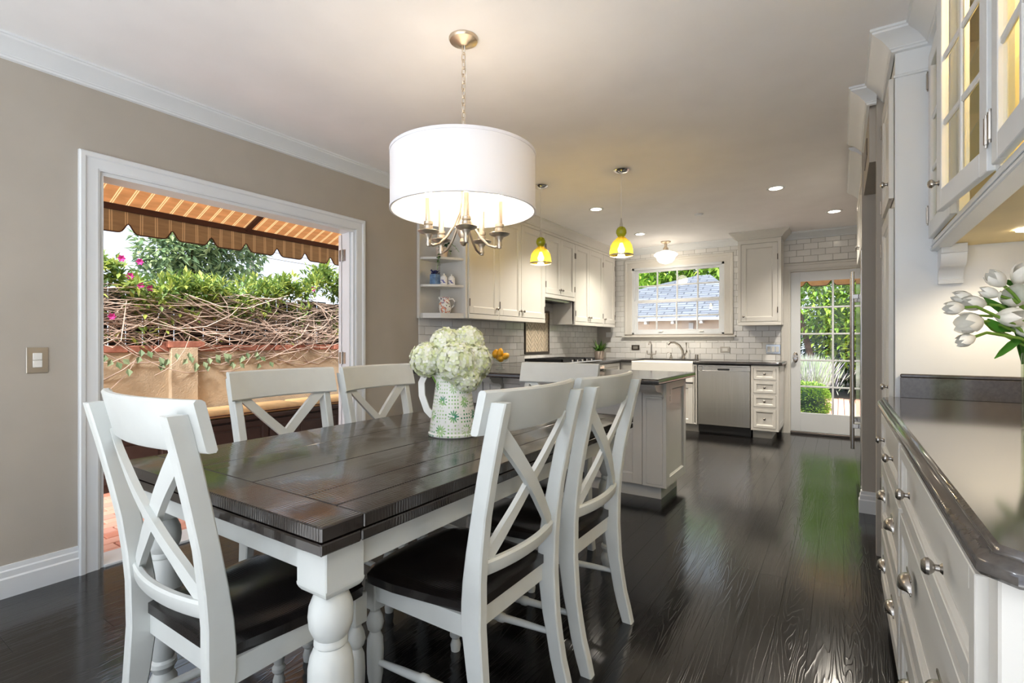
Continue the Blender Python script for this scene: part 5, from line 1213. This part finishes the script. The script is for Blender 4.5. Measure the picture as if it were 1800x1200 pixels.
# ------------------------------------------------------------------ vase of tulips on the right counter
VS = thing('glass_vase', 'clear cylindrical glass vase of tulips at the right edge', 'vase', (.492, 1.955, CZ))
MB().lathe([(0, .012), (.058, .012), (.060, .0), (.066, .004), (.067, .215), (.063, .215), (.062, .02), (0, .018)], seg=36).build('glass_body', 'vase_glass', VS, world=False)
MB().lathe([(0, .02), (.060, .02), (.060, .12), (0, .12)], seg=30).build('water', 'clear_glass', VS, world=False)
PETAL = None
rt = random.Random(21); vtop = Vector((.492, 1.955, CZ + .20))
def tulip(c, d, s_, label, open_=.0, leafs=()):
    """blossom centred on c with axis d; six petals, bent stem down into the vase"""
    global PETAL
    d = Vector(d).normalized(); c = Vector(c); T = thing('tulip', label, 'flower', c, group='white tulips in the vase')
    if PETAL is None:
        mb = MB(); vs, fs = [], []; nu, nv = 6, 8
        for j in range(nv + 1):
            v = j / nv; rad = .52 * math.sin(math.pi * (v * .80 + .04)) ** .8; hw = 1.08 * math.sin(math.pi * min(1, v * .93 + .07)) ** .7 * .62
            for i in range(nu + 1):
                u = -1 + 2 * i / nu; a = u * hw * 1.15; vs.append((rad * math.cos(a), rad * math.sin(a), v * 1.55 - .75))
        for j in range(nv):
            for i in range(nu): k = j * (nu + 1) + i; fs.append((k, k + 1, k + nu + 2, k + nu + 1))
        o0 = mb.add(vs, fs).build('petal', 'tulip_petal', None, world=False, smooth=60); PETAL = o0.data; bpy.data.objects.remove(o0)
    q = Vector((0, 0, 1)).rotation_difference(d)
    for k in range(6):
        p = bpy.data.objects.new('petal', PETAL); COL.objects.link(p); p.parent = T
        rot = q.to_matrix().to_4x4() @ Matrix.Rotation(R(60 * k + rt.uniform(-8, 8)), 4, 'Z') @ Matrix.Rotation((.16 + open_ * .5) * (1 if k % 2 else .55) - .08, 4, 'Y')
        sc1 = s_ * (1 if k % 2 else .93)
        p.matrix_local = rot @ Matrix.Diagonal((sc1, sc1, sc1, 1))
    b0 = c - d * s_ * .72; mid = b0 - d * .05 + (vtop - b0) * .35; 
    MB().tube([tuple(b0 - c), tuple(b0 - d * .035 - c), tuple(mid - c), tuple(vtop + Vector((rt.uniform(-.03, .03), rt.uniform(-.03, .03), 0)) - c), tuple(Vector((.492 + rt.uniform(-.03, .03), 1.955 + rt.uniform(-.03, .03), CZ + .03)) - c)], .0042, 8).build('stem', 'stem_green', T, world=False)
def wdir(r, u, a=0): return rv * r + Vector((0, 0, u)) + dv * a     # view-right, up, away
TS = .041
for (c, d, s_, lb, op) in (((.367, 1.914, 1.333), wdir(-.8, .6, -.1), TS, 'upper white tulip bud pointing up and left', 0), ((.425, 1.955, 1.345), wdir(.0, .8, -.5), TS * 1.15, 'large white tulip at the top right edge', .3),
                           ((.404, 1.938, 1.284), wdir(-.5, .25, -.7), TS * 1.35, 'open white tulip in the middle right of the bunch', .4), ((.32, 1.905, 1.268), wdir(-1, .1, .1), TS * 1.0, 'white tulip behind the two leftmost heads', 0),
                           ((.30, 1.93, 1.285), wdir(-1, .25, .2), TS * .95, 'rearmost white tulip of the left cluster', 0), ((.268, 1.85, 1.254), wdir(-1, -.05, 0), TS * .9, 'leftmost closed white tulip', 0),
                           ((.303, 1.86, 1.212), wdir(-1, -.08, -.25), TS * 1.35, 'big half-open white tulip at left center', .25), ((.392, 1.915, 1.228), wdir(.35, -.1, -.9), TS * 1.2, 'white tulip facing the camera below the open one', .3),
                           ((.296, 1.868, 1.165), wdir(-1, -.35, 0), TS * .85, 'lowest drooping white tulip bud', 0), ((.43, 1.945, 1.195), wdir(.3, -.2, -.8), TS * 1.05, 'white tulip cut by the right edge', .2),
                           ((.356, 1.935, 1.298), wdir(-.8, .35, .3), TS * .8, 'half-hidden white tulip bud behind the leaves', 0)):
    tulip(c, d, s_, lb, op)
def tulip_leaf(pts, w_, label):
    mb = MB(); vs, fs = [], []; n = len(pts)
    for i, p in enumerate(pts):
        t = i / (n - 1); p = Vector(p); tg_ = (Vector(pts[min(i + 1, n - 1)]) - Vector(pts[max(0, i - 1)])).normalized(); s_ = tg_.cross(-dv).normalized(); ww = w_ * math.sin(math.pi * (.12 + .86 * t)) ** .8
        vs += [p + s_ * ww, p + dv * ww * .45, p - s_ * ww]
    for i in range(n - 1): fs += [(i * 3, i * 3 + 1, i * 3 + 4, i * 3 + 3), (i * 3 + 1, i * 3 + 2, i * 3 + 5, i * 3 + 4)]
    o = mb.add(vs, fs).build('leaf', 'tulip_leaf', VS, smooth=60); o['label'] = label
lp = lambda px, py, z=1.40: tuple(Vector((0, 0, CAMH)) + (rv * ((px - 900) / FPX) + Vector((0, 0, (600 - py) / FPX)) + dv) * z)
for pts, w_, lb in (([lp(1800, 590), lp(1790, 597), lp(1775, 608), lp(1760, 620), lp(1748, 630)], .012, 'long drooping leaf'), ([lp(1800, 545, 1.42), lp(1780, 546, 1.42), lp(1757, 541, 1.42), lp(1742, 532, 1.41), lp(1729, 523, 1.4)], .013, 'broad leaf'),
                    ([lp(1795, 566, 1.42), lp(1775, 576, 1.41), lp(1755, 575, 1.4), lp(1740, 566, 1.4), lp(1736, 560, 1.4)], .014, 'round leaf'), ([lp(1800, 515, 1.43), lp(1785, 502, 1.43), lp(1772, 496, 1.42), lp(1762, 493, 1.41)], .009, 'small upper leaf'),
                    ([lp(1800, 640, 1.42), lp(1797, 610, 1.42), lp(1793, 585, 1.42), lp(1790, 560, 1.42)], .016, 'upright leaf'), ([lp(1830, 700, 1.42), lp(1815, 650, 1.42), lp(1800, 605, 1.42), lp(1780, 575, 1.42)], .016, 'upright leaf')):
    tulip_leaf(pts, w_, lb)

# ------------------------------------------------------------------ the patio outside the left opening
GZ = -.05
gr = struct(I4().box(-9, XL - TW, -3, 12, GZ - .2, GZ - .03).build('ground_patio', 'mortar', smooth=0))
BRK = {}
def bricks(parent, x0, x1, y0, y1, z, lim):
    cnt = 0; stuff = MB(); bw, bl, g = .095, .195, .008; i = 0; x_ = x0
    src = None
    while x_ < x1:
        y_ = y0 - (bl / 2 if i % 2 else 0)
        while y_ < y1:
            if cnt < lim:
                if src is None: src = MB().box(0, bw, 0, bl, -.03, 0, .004).build('brick', 'paver', parent, world=False, smooth=0); src.location = (x_, y_, z)
                else: inst(src, (x_, y_, z + rb.uniform(-.002, .002)), parent, 'brick')
                cnt += 1
            else: stuff.box(x_, x_ + bw, y_, y_ + bl, z - .03, z, .004)
            y_ += bl + g
        x_ += bw + g; i += 1
    return stuff
st_ = bricks(gr, -5.0, XL - TW - .07, .5, 3.3, GZ, 290); 
if st_.v: st_.build('bricks', 'patio_plain', gr, smooth=0, kind='stuff')
# planter wall with brick cap
GW = thing('garden_wall', 'tan stucco garden wall with pilaster and red brick cap behind the bench', 'wall', (-5.5, 2.7, GZ))
I4().box(-5.62, -5.42, -1.0, 7.0, GZ - .05, 1.06).build('stucco_wall', 'stucco', GW, smooth=0)
I4().box(-5.43, -5.36, 2.225, 2.465, GZ - .05, 1.10, .004).build('pilaster', 'stucco', GW, smooth=0)
src = None; y_ = -.9
while y_ < 6.9:
    if not (2.16 < y_ < 2.46):
        if src is None: src = MB().box(-.11, .11, 0, .192, 0, .062, .006).build('brick', 'terracotta', GW, world=False, smooth=0); src.location = Vector((-5.515, y_, 1.06)) - wloc(GW)
        else: inst(src, Vector((-5.515 + rb.uniform(-.004, .004), y_, 1.06)) - wloc(GW), GW, 'brick')
    y_ += .20
for k in range(2): inst(src, Vector((-5.47, 2.20 + k * .14, 1.10)) - wloc(GW), GW, 'brick', (0, 0, .05 * k))
# bench with cushions
BN = thing('garden_bench', 'dark wood built-in garden bench along the stucco wall', 'bench', (-5.1, 2.6, GZ))
I4().box(-5.36, -4.90, -.4, 5.4, GZ, .39).build('body', 'bench_wood', BN, smooth=0); I4().box(-5.36, -4.86, -.42, 5.42, .39, .43, .006).build('seat_board', 'bench_wood', BN, smooth=0)
M = FR((-4.90, -.4, 0), (0, 1, 0), (1, 0, 0))
y_ = .0
while y_ < 5.6:
    for wd in (.62, .28):
        mb = MB(M); panel(mb, y_ + .01, y_ + wd - .01, .02, .37, 0, .02, .05, True); mb.build('panel', 'bench_wood', BN, smooth=0); y_ += wd
for a, b, lb in ((1.05, 2.17, 'left tan bench cushion outside'), (2.25, 3.33, 'middle tan bench cushion outside behind the dining chairs'), (3.36, 4.45, 'right tan bench cushion outside near the open door')):
    c_ = thing('bench_cushion', lb, 'cushion', (-5.1, (a + b) / 2, .431), group='cushions on the garden bench')
    I4().box(-5.35, -4.87, a, b, .432, .495, .022).build('pad', 'cushion_fabric', c_, smooth=60)
    e_ = MB(); zz = .46; e_.tube([(-5.35, a + .01, zz), (-4.872, a + .004, zz), (-4.868, a + .02, zz), (-4.868, b - .02, zz), (-4.872, b - .004, zz), (-5.35, b - .01, zz)], .006, 6); e_.build('piping', 'valance_trim', c_)
# board fence behind the vines
FN = thing('board_fence', 'dark weathered board fence behind the tangled vines', 'fence', (-5.82, 2.8, .9))
src = None; y_ = .6; k = 0
while y_ < 5.6:
    w_ = .13
    if src is None: src = MB().box(-.01, .01, 0, w_, .85, 1.66, .003).build('board', 'fence_dark', FN, world=False, smooth=0); src.location = Vector((-5.82, y_, 0)) - wloc(FN)
    else: inst(src, Vector((-5.82 + rb.uniform(-.006, .006), y_, rb.uniform(-.03, .03))) - wloc(FN), FN, 'board')
    y_ += w_ + .012
I4().box(-5.86, -5.83, .6, 5.6, 1.0, 1.09).build('rail', 'fence_dark', FN, smooth=0); I4().box(-5.86, -5.83, .6, 5.6, 1.45, 1.54).build('rail', 'fence_dark', FN, smooth=0)
# tangled vine hedge
VN = thing('vine_hedge', 'tangled flowering vine sprawling over the brick-capped wall', 'hedge', (-5.6, 2.8, 1.1))
rg = random.Random(31); tw = MB()
for k in range(520):
    y_ = rg.uniform(.9, 5.2); z_ = rg.triangular(1.1, 1.72, 1.42); x_ = -5.56 + rg.gauss(0, .10); L = rg.uniform(.4, 1.3); a = rg.gauss(0, .6); sg = rg.choice((-1, 1)); sag = rg.uniform(.0, .22)
    pts = []
    for i in range(5):
        t = i / 4; pts.append((x_ + rg.gauss(0, .02) + .10 * math.sin(t * 3.14), y_ + sg * L * t * math.cos(a), min(1.70 - .1 * rg.random(), z_ + L * t * math.sin(a) * .55 - sag * 4 * t * (1 - t))))
    tw.tube(pts, [.0045 * rg.uniform(.6, 1.3)] * 5, 4, caps=False)
for k in range(16):
    y_ = rg.uniform(1.4, 4.2); L = rg.uniform(.8, 1.5); d_ = rg.uniform(.2, .42); pts = [(-5.40 + .02 * rg.gauss(0, 1), y_ + L * t, 1.22 + rg.uniform(-.03, .03) - d_ * 4 * t * (1 - t) + .12 * t) for t in (0, .15, .3, .5, .7, .85, 1)]
    tw.tube(pts, .0055, 5, caps=False)
tw.build('twigs', 'twig', VN, smooth=0, kind='stuff')
lm = MB()
def sprig(mb, c, n, L, spread, rg, up=.4):
    for k in range(n):
        d = rdir(rg, up); leafquad(mb, c + d * rg.uniform(0, spread), d, Vector((0, 0, 1)), L * rg.uniform(.7, 1.3), L * .42)
for k in range(640):
    y_ = rg.uniform(.8, 5.2); hmax = 1.80 + .10 * math.sin(y_ * 5) + .08 * math.sin(y_ * 11 + 1) + (.13 if 3.1 < y_ < 4.9 else 0) - (.22 if 2.72 < y_ < 3.08 else 0)
    z_ = hmax - abs(rg.gauss(0, .11)) - .02; sprig(lm, Vector((-5.56 + rg.gauss(0, .14), y_, z_)), 11, .085, .08, rg)
for k in range(46): sprig(lm, Vector((-5.45 + rg.gauss(0, .05), rg.uniform(.9, 4.8), rg.uniform(1.12, 1.55))), 12, .075, .07, rg)
lm.build('leaves', 'leaf_vine', VN, smooth=0, kind='stuff')
lg = MB()
for k in range(44): y_ = 1.55 + k / 44 * 1.65; leafquad(lg, Vector((-5.33 + rg.gauss(0, .01), y_ + rg.gauss(0, .03), 1.0 + .05 * math.sin(k * .7) + rg.gauss(0, .025))), Vector((.3, rg.gauss(0, .5), -1)), Vector((1, 0, 0)), .075, .055)
lg.build('creeper', 'leaf_gray', VN, smooth=0, kind='stuff')
for (px, py) in ((263, 506), (247, 502), (228, 485), (213, 454), (245, 460), (196, 556), (550, 508)):
    d = wdir((px - 900) / FPX, (600 - py) / FPX, 1); kx = -5.36 / d.x; p = Vector((0, 0, CAMH)) + d * kx; mb = MB()
    for k in range(6):
        a = k * math.pi / 3; e = Vector((.25, math.cos(a), math.sin(a))); leafquad(mb, p, e, Vector((1, 0, 0)), .036, .034)
    mb.build('blossom', 'blossom_pink', VN, smooth=0)
# striped awning
AW = thing('awning', 'tan striped fabric awning with scalloped valance over the patio doors', 'awning', (-4.0, 2.2, 2.2))
ax0, ax1, az0, az1, ay0, ay1 = -4.70, XL - TW - .02, 2.225, 2.80, -.2, 4.6
for y0, y1 in ((ay0, 2.575), (2.605, ay1)):
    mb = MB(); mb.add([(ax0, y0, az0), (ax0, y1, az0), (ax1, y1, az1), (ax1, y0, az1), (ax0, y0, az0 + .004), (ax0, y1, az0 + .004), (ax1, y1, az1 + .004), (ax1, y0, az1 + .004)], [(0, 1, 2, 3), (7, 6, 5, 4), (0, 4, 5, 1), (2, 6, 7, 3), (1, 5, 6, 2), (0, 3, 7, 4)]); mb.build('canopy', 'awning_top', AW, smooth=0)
I4().tube([(ax0, 2.59, az0 - .012), (ax1, 2.59, az1 - .012)], 1, flat=(.045, .025)).build('rafter', 'valance_trim', AW, smooth=0)
I4().box(ax0 - .012, ax0 + .012, ay0, ay1, az0 - .045, az0 + .004, .004).build('front_bar', 'valance_trim', AW, smooth=0)
def scallop(y, per=.313, y0=1.648):
    d = ((y - y0 + per / 2) % per) - per / 2
    return .075 * math.exp(-(d / .034) ** 2)
mb = MB(); vs, fs = [], []; ny = 330; pts = []
for i in range(ny + 1):
    y_ = ay0 + (ay1 - ay0) * i / ny; zb_ = 2.012 + scallop(y_); wob = .006 * math.sin(y_ * 21)
    pts.append((ax0 - .004 + wob, y_, zb_))
    for dx in (0, -.004): vs += [(ax0 - .002 + dx + wob, y_, zb_), (ax0 - .002 + dx, y_, az0 - .03)]
for i in range(ny): k = i * 4; fs += [(k, k + 1, k + 5, k + 4), (k + 2, k + 6, k + 7, k + 3), (k, k + 4, k + 6, k + 2)]
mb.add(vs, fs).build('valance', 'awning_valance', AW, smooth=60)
I4().tube(pts, .0055, 6).build('valance_binding', 'valance_trim', AW)
# pine, pole and wires beyond
def foliage(name, label, cat, blobs, n, L, m, trunk=None, seed=1, flat=1.0, group=None):
    r = random.Random(seed); c0_ = Vector(blobs[0][0]); T = thing(name, label, cat, (c0_.x, c0_.y, GZ), group=group); mb = MB()
    wsum = sum(b[1] ** 2 for b in blobs)
    for (c, rad) in blobs:
        for k in range(int(n * rad ** 2 / wsum)):
            d = rdir(r); p = Vector(c) + Vector((d.x, d.y, d.z * flat)) * rad * (r.random() ** .35); leafquad(mb, p, (d + rdir(r) * .9 + Vector((0, 0, -.2))), Vector((0, 0, 1)), L * r.uniform(.6, 1.4), L * .45)
    mb.build('foliage', m, T, smooth=0, kind='stuff')
    if trunk:
        tb = MB()
        for t in trunk: tb.tube(t[0], t[1], 8)
        tb.build('trunk', 'bark', T)
    return T
foliage('pine_tree', 'tall pine tree beyond the fence under the awning edge', 'tree', [((-11, 4.55, 3.0), .62), ((-11.2, 5.2, 3.2), .7), ((-11, 5.85, 2.9), .5), ((-11, 5.0, 3.8), .9), ((-11.2, 4.5, 2.4), .5), ((-11, 5.4, 2.3), .5), ((-11, 6.2, 3.3), .35)], 5200, .17, 'leaf_pine', [([(-11.2, 5, -1), (-11.2, 5.05, 2.5), (-11.2, 5.0, 4.6)], [.18, .14, .05])], 3)
UP = thing('utility_pole', 'gray utility pole with wires in the distance', 'pole', (-14.5, 8.1, GZ))
I4().tube([(-14.5, 8.1, GZ - 2), (-14.5, 8.1, 5.6)], .10, 8).build('post', 'pole_gray', UP)
for (z0, z1) in ((3.7, 4.6), (3.1, 3.9), (4.2, 5.0), (3.9, 4.75)):
    I4().tube([(-14.5, 8.1, z0), (-14.3, 11, z0 - .1), (-14, 15, z1), (-13.8, 18, z1 + .5)], .012, 5, caps=False).build('wire', 'pole_gray', UP)

# ------------------------------------------------------------------ behind the kitchen: garage, garden
G2 = -.14
gb = struct(I4().box(-9, 9, YB + TW, 24, G2 - .3, G2 - .03).build('ground_garden', 'soil', smooth=0))
mb = MB(); x_ = -.75; i = 0
while x_ < 2.2:
    y_ = YB + .25 - (.1 if i % 2 else 0)
    while y_ < 13.5:
        mb.box(x_, x_ + .095, y_, y_ + .195, G2 - .03, G2, .003); y_ += .203
    x_ += .103; i += 1
mb.build('bricks', 'paver', gb, smooth=0, kind='stuff')
GA = thing('garage', 'neighboring garage with gray shingled hip roof seen through the window', 'building', (-4.5, 13.5, G2))
gx0, gx1, gy0, gy1, ez = -8.2, -1.75, 12.2, 16.5, 1.70
I4().box(gx0, gx1, gy0, gy1, G2 - .3, ez).build('wall', 'garage_wall', GA, smooth=0)
e_ = .22; rz_ = 2.98
def roof_face(pts):
    o = Vector(pts[0]); u = (Vector(pts[1]) - o).normalized(); n_ = u.cross(Vector(pts[-1]) - o).normalized(); v_ = n_.cross(u)
    Mx = Matrix(((u.x, v_.x, n_.x, o.x), (u.y, v_.y, n_.y, o.y), (u.z, v_.z, n_.z, o.z), (0, 0, 0, 1))); Mi = Mx.inverted()
    me_ = MB(); loc = [Mi @ Vector(p) for p in pts]; k = len(loc); me_.add([(p.x, p.y, 0) for p in loc] + [(p.x, p.y, -.05) for p in loc], [tuple(range(k)), tuple(range(k, 2 * k))[::-1]] + [(i, (i + 1) % k, k + (i + 1) % k, k + i) for i in range(k)])
    o_ = me_.build('roof_slope', 'shingles', GA, world=False, smooth=0); o_.matrix_local = Matrix.Translation(-wloc(GA)) @ Mx
A_, B_, C_, D_ = (gx0 - e_, gy0 - e_, ez), (gx1 + e_, gy0 - e_, ez), (gx1 + e_, gy1 + e_, ez), (gx0 - e_, gy1 + e_, ez)
ym = (gy0 + gy1) / 2; R1_, R2_ = (-3.3, ym, rz_), (-2.95, ym, rz_)
roof_face([A_, B_, R2_, R1_]); roof_face([C_, D_, R1_, R2_]); roof_face([B_, C_, R2_]); roof_face([D_, A_, R1_])
I4().box(gx0 - e_, gx1 + e_, gy0 - e_ - .03, gy0 - e_, ez - .045, ez + .01).build('gutter', 'trim_white', GA, smooth=0)
for k in range(10): I4().box(gx0 + .3 + k * .65, gx0 + .36 + k * .65, gy0 - e_, gy0, ez - .12, ez - .03).build('rafter_tail', 'trim_white', GA, smooth=0)
I4().box(-2.98, -2.88, gy0 - .06, gy0, G2, ez - .1).build('downspout', 'trim_white', GA, smooth=0)
foliage('leafy_tree', 'bright green tree rising behind the garage roof', 'tree', [((-7.5, 20, 4.2), 1.9), ((-5.6, 20.5, 4.6), 2.0), ((-3.6, 20, 4.4), 1.9), ((-2.0, 20.5, 4.4), 1.8), ((-6.5, 19, 2.6), 1.2)], 14000, .26, 'leaf_mid', [([(-5, 20.5, -.3), (-5, 20.5, 4)], [.25, .15])], 5)
foliage('shade_tree', 'tree with loose green leaves behind the garden door', 'tree', [((-.2, 14.6, 2.6), 1.5), ((1.4, 14.2, 2.4), 1.5), ((-.5, 15.2, 3.2), 1.1), ((1.0, 13.4, 1.2), .9), ((.2, 14.5, 1.5), 1.0), ((2.3, 13.6, 1.5), 1.2), ((.6, 14.0, 3.6), 1.3)], 15000, .16, 'leaf_mid', [([(-.75, 14.2, -.3), (-.6, 14.2, .8), (-.9, 14.3, 2.2)], [.10, .08, .05])], 8)
foliage('dark_hedge', 'dark evergreen hedge at the end of the garden path', 'hedge', [((.6, 16.2, .9), 1.3), ((2.2, 16, .9), 1.4), ((-.3, 18.2, 1.0), 1.3), ((3.6, 15.5, 1.2), 1.5)], 9000, .2, 'leaf_dark', None, 12)
HBS = thing('boxwood_ball', 'clipped round boxwood shrub at the foot of the garden door', 'shrub', (-.50, 9.85, G2))
mb = MB(); r9 = random.Random(14)
for k in range(5200):
    d = rdir(r9); p = Vector((-.50, 9.85, .16)) + Vector((math.copysign(abs(d.x) ** .7, d.x) * .36, math.copysign(abs(d.y) ** .7, d.y) * .36, math.copysign(abs(d.z) ** .7, d.z) * .30)) * r9.uniform(.82, 1.03); leafquad(mb, p, d + rdir(r9) * .6, Vector((0, 0, 1)), .04, .026)
mb.build('foliage', 'leaf_mid', HBS, smooth=0, kind='stuff')
MB().lathe([(0, -.28), (.27, -.22), (.3, 0), (.25, .2), (0, .26)], (-.50, 9.85, .16), seg=14).build('core', 'leaf_dark', HBS)
LV = thing('lavender', 'pale gray-green lavender clump behind the boxwood', 'shrub', (-.6, 10.6, G2)); mb = MB()
for k in range(1500):
    x_, y_ = -.52 + r9.gauss(0, .16), 10.75 + r9.gauss(0, .12); d = Vector((r9.gauss(0, .25), r9.gauss(0, .2), 1)); L = r9.uniform(.45, .95) - abs(x_ + .52) * .4
    leafquad(mb, Vector((x_, y_, .05)) + d * L * .55, d, Vector((0, 1, 0)), L * .45, .014)
mb.build('stalks', 'leaf_lavender', LV, smooth=0, kind='stuff')
A2 = thing('door_awning', 'scalloped tan awning edge outside the garden door', 'awning', (0, 8.2, 2.0))
mb = MB(); vs, fs = [], []; pts = []; ny = 160
for i in range(ny + 1):
    x_ = -1.2 + 2.6 * i / ny; zb_ = 1.945 + scallop(x_, .30, -.40) * .9; pts.append((x_, 8.3, zb_))
    for dy in (0, .004): vs += [(x_, 8.3 + dy, zb_), (x_, 8.3 + dy, 2.14)]
for i in range(ny): k = i * 4; fs += [(k, k + 1, k + 5, k + 4), (k + 2, k + 6, k + 7, k + 3)]
mb.add(vs, fs).build('valance', 'cushion_fabric', A2, smooth=0); I4().tube(pts, .006, 6).build('valance_binding', 'valance_trim', A2)
I4().add([(-1.2, 8.3, 2.14), (1.4, 8.3, 2.14), (1.4, YB + TW + .01, 2.6), (-1.2, YB + TW + .01, 2.6)], [(0, 1, 2, 3)]).build('canopy', 'awning_top', A2, smooth=0)
HC2 = thing('porch_post', 'cream house corner with gutter seen left in the garden door', 'building', (-1.15, 11.2, G2))
I4().box(-1.6, -1.02, 11.0, 11.4, G2, 1.65).build('corner_wall', 'garage_wall', HC2, smooth=0)
I4().box(-1.7, -.82, 10.8, 11.6, 1.65, 1.78, .01).build('eave', 'trim_white', HC2, smooth=0); I4().tube([(-.88, 10.95, 1.65), (-.88, 10.97, 1.52), (-.99, 10.99, 1.42), (-.99, 10.99, G2)], .03, 8).build('downspout', 'trim_white', HC2)
MB().add([(-1.75, 10.75, 1.78), (-.78, 10.75, 1.78), (-1.25, 10.95, 2.0), (-1.75, 10.95, 2.0)], [(0, 1, 2, 3)]).build('roof_edge', 'shingles', HC2, smooth=0)
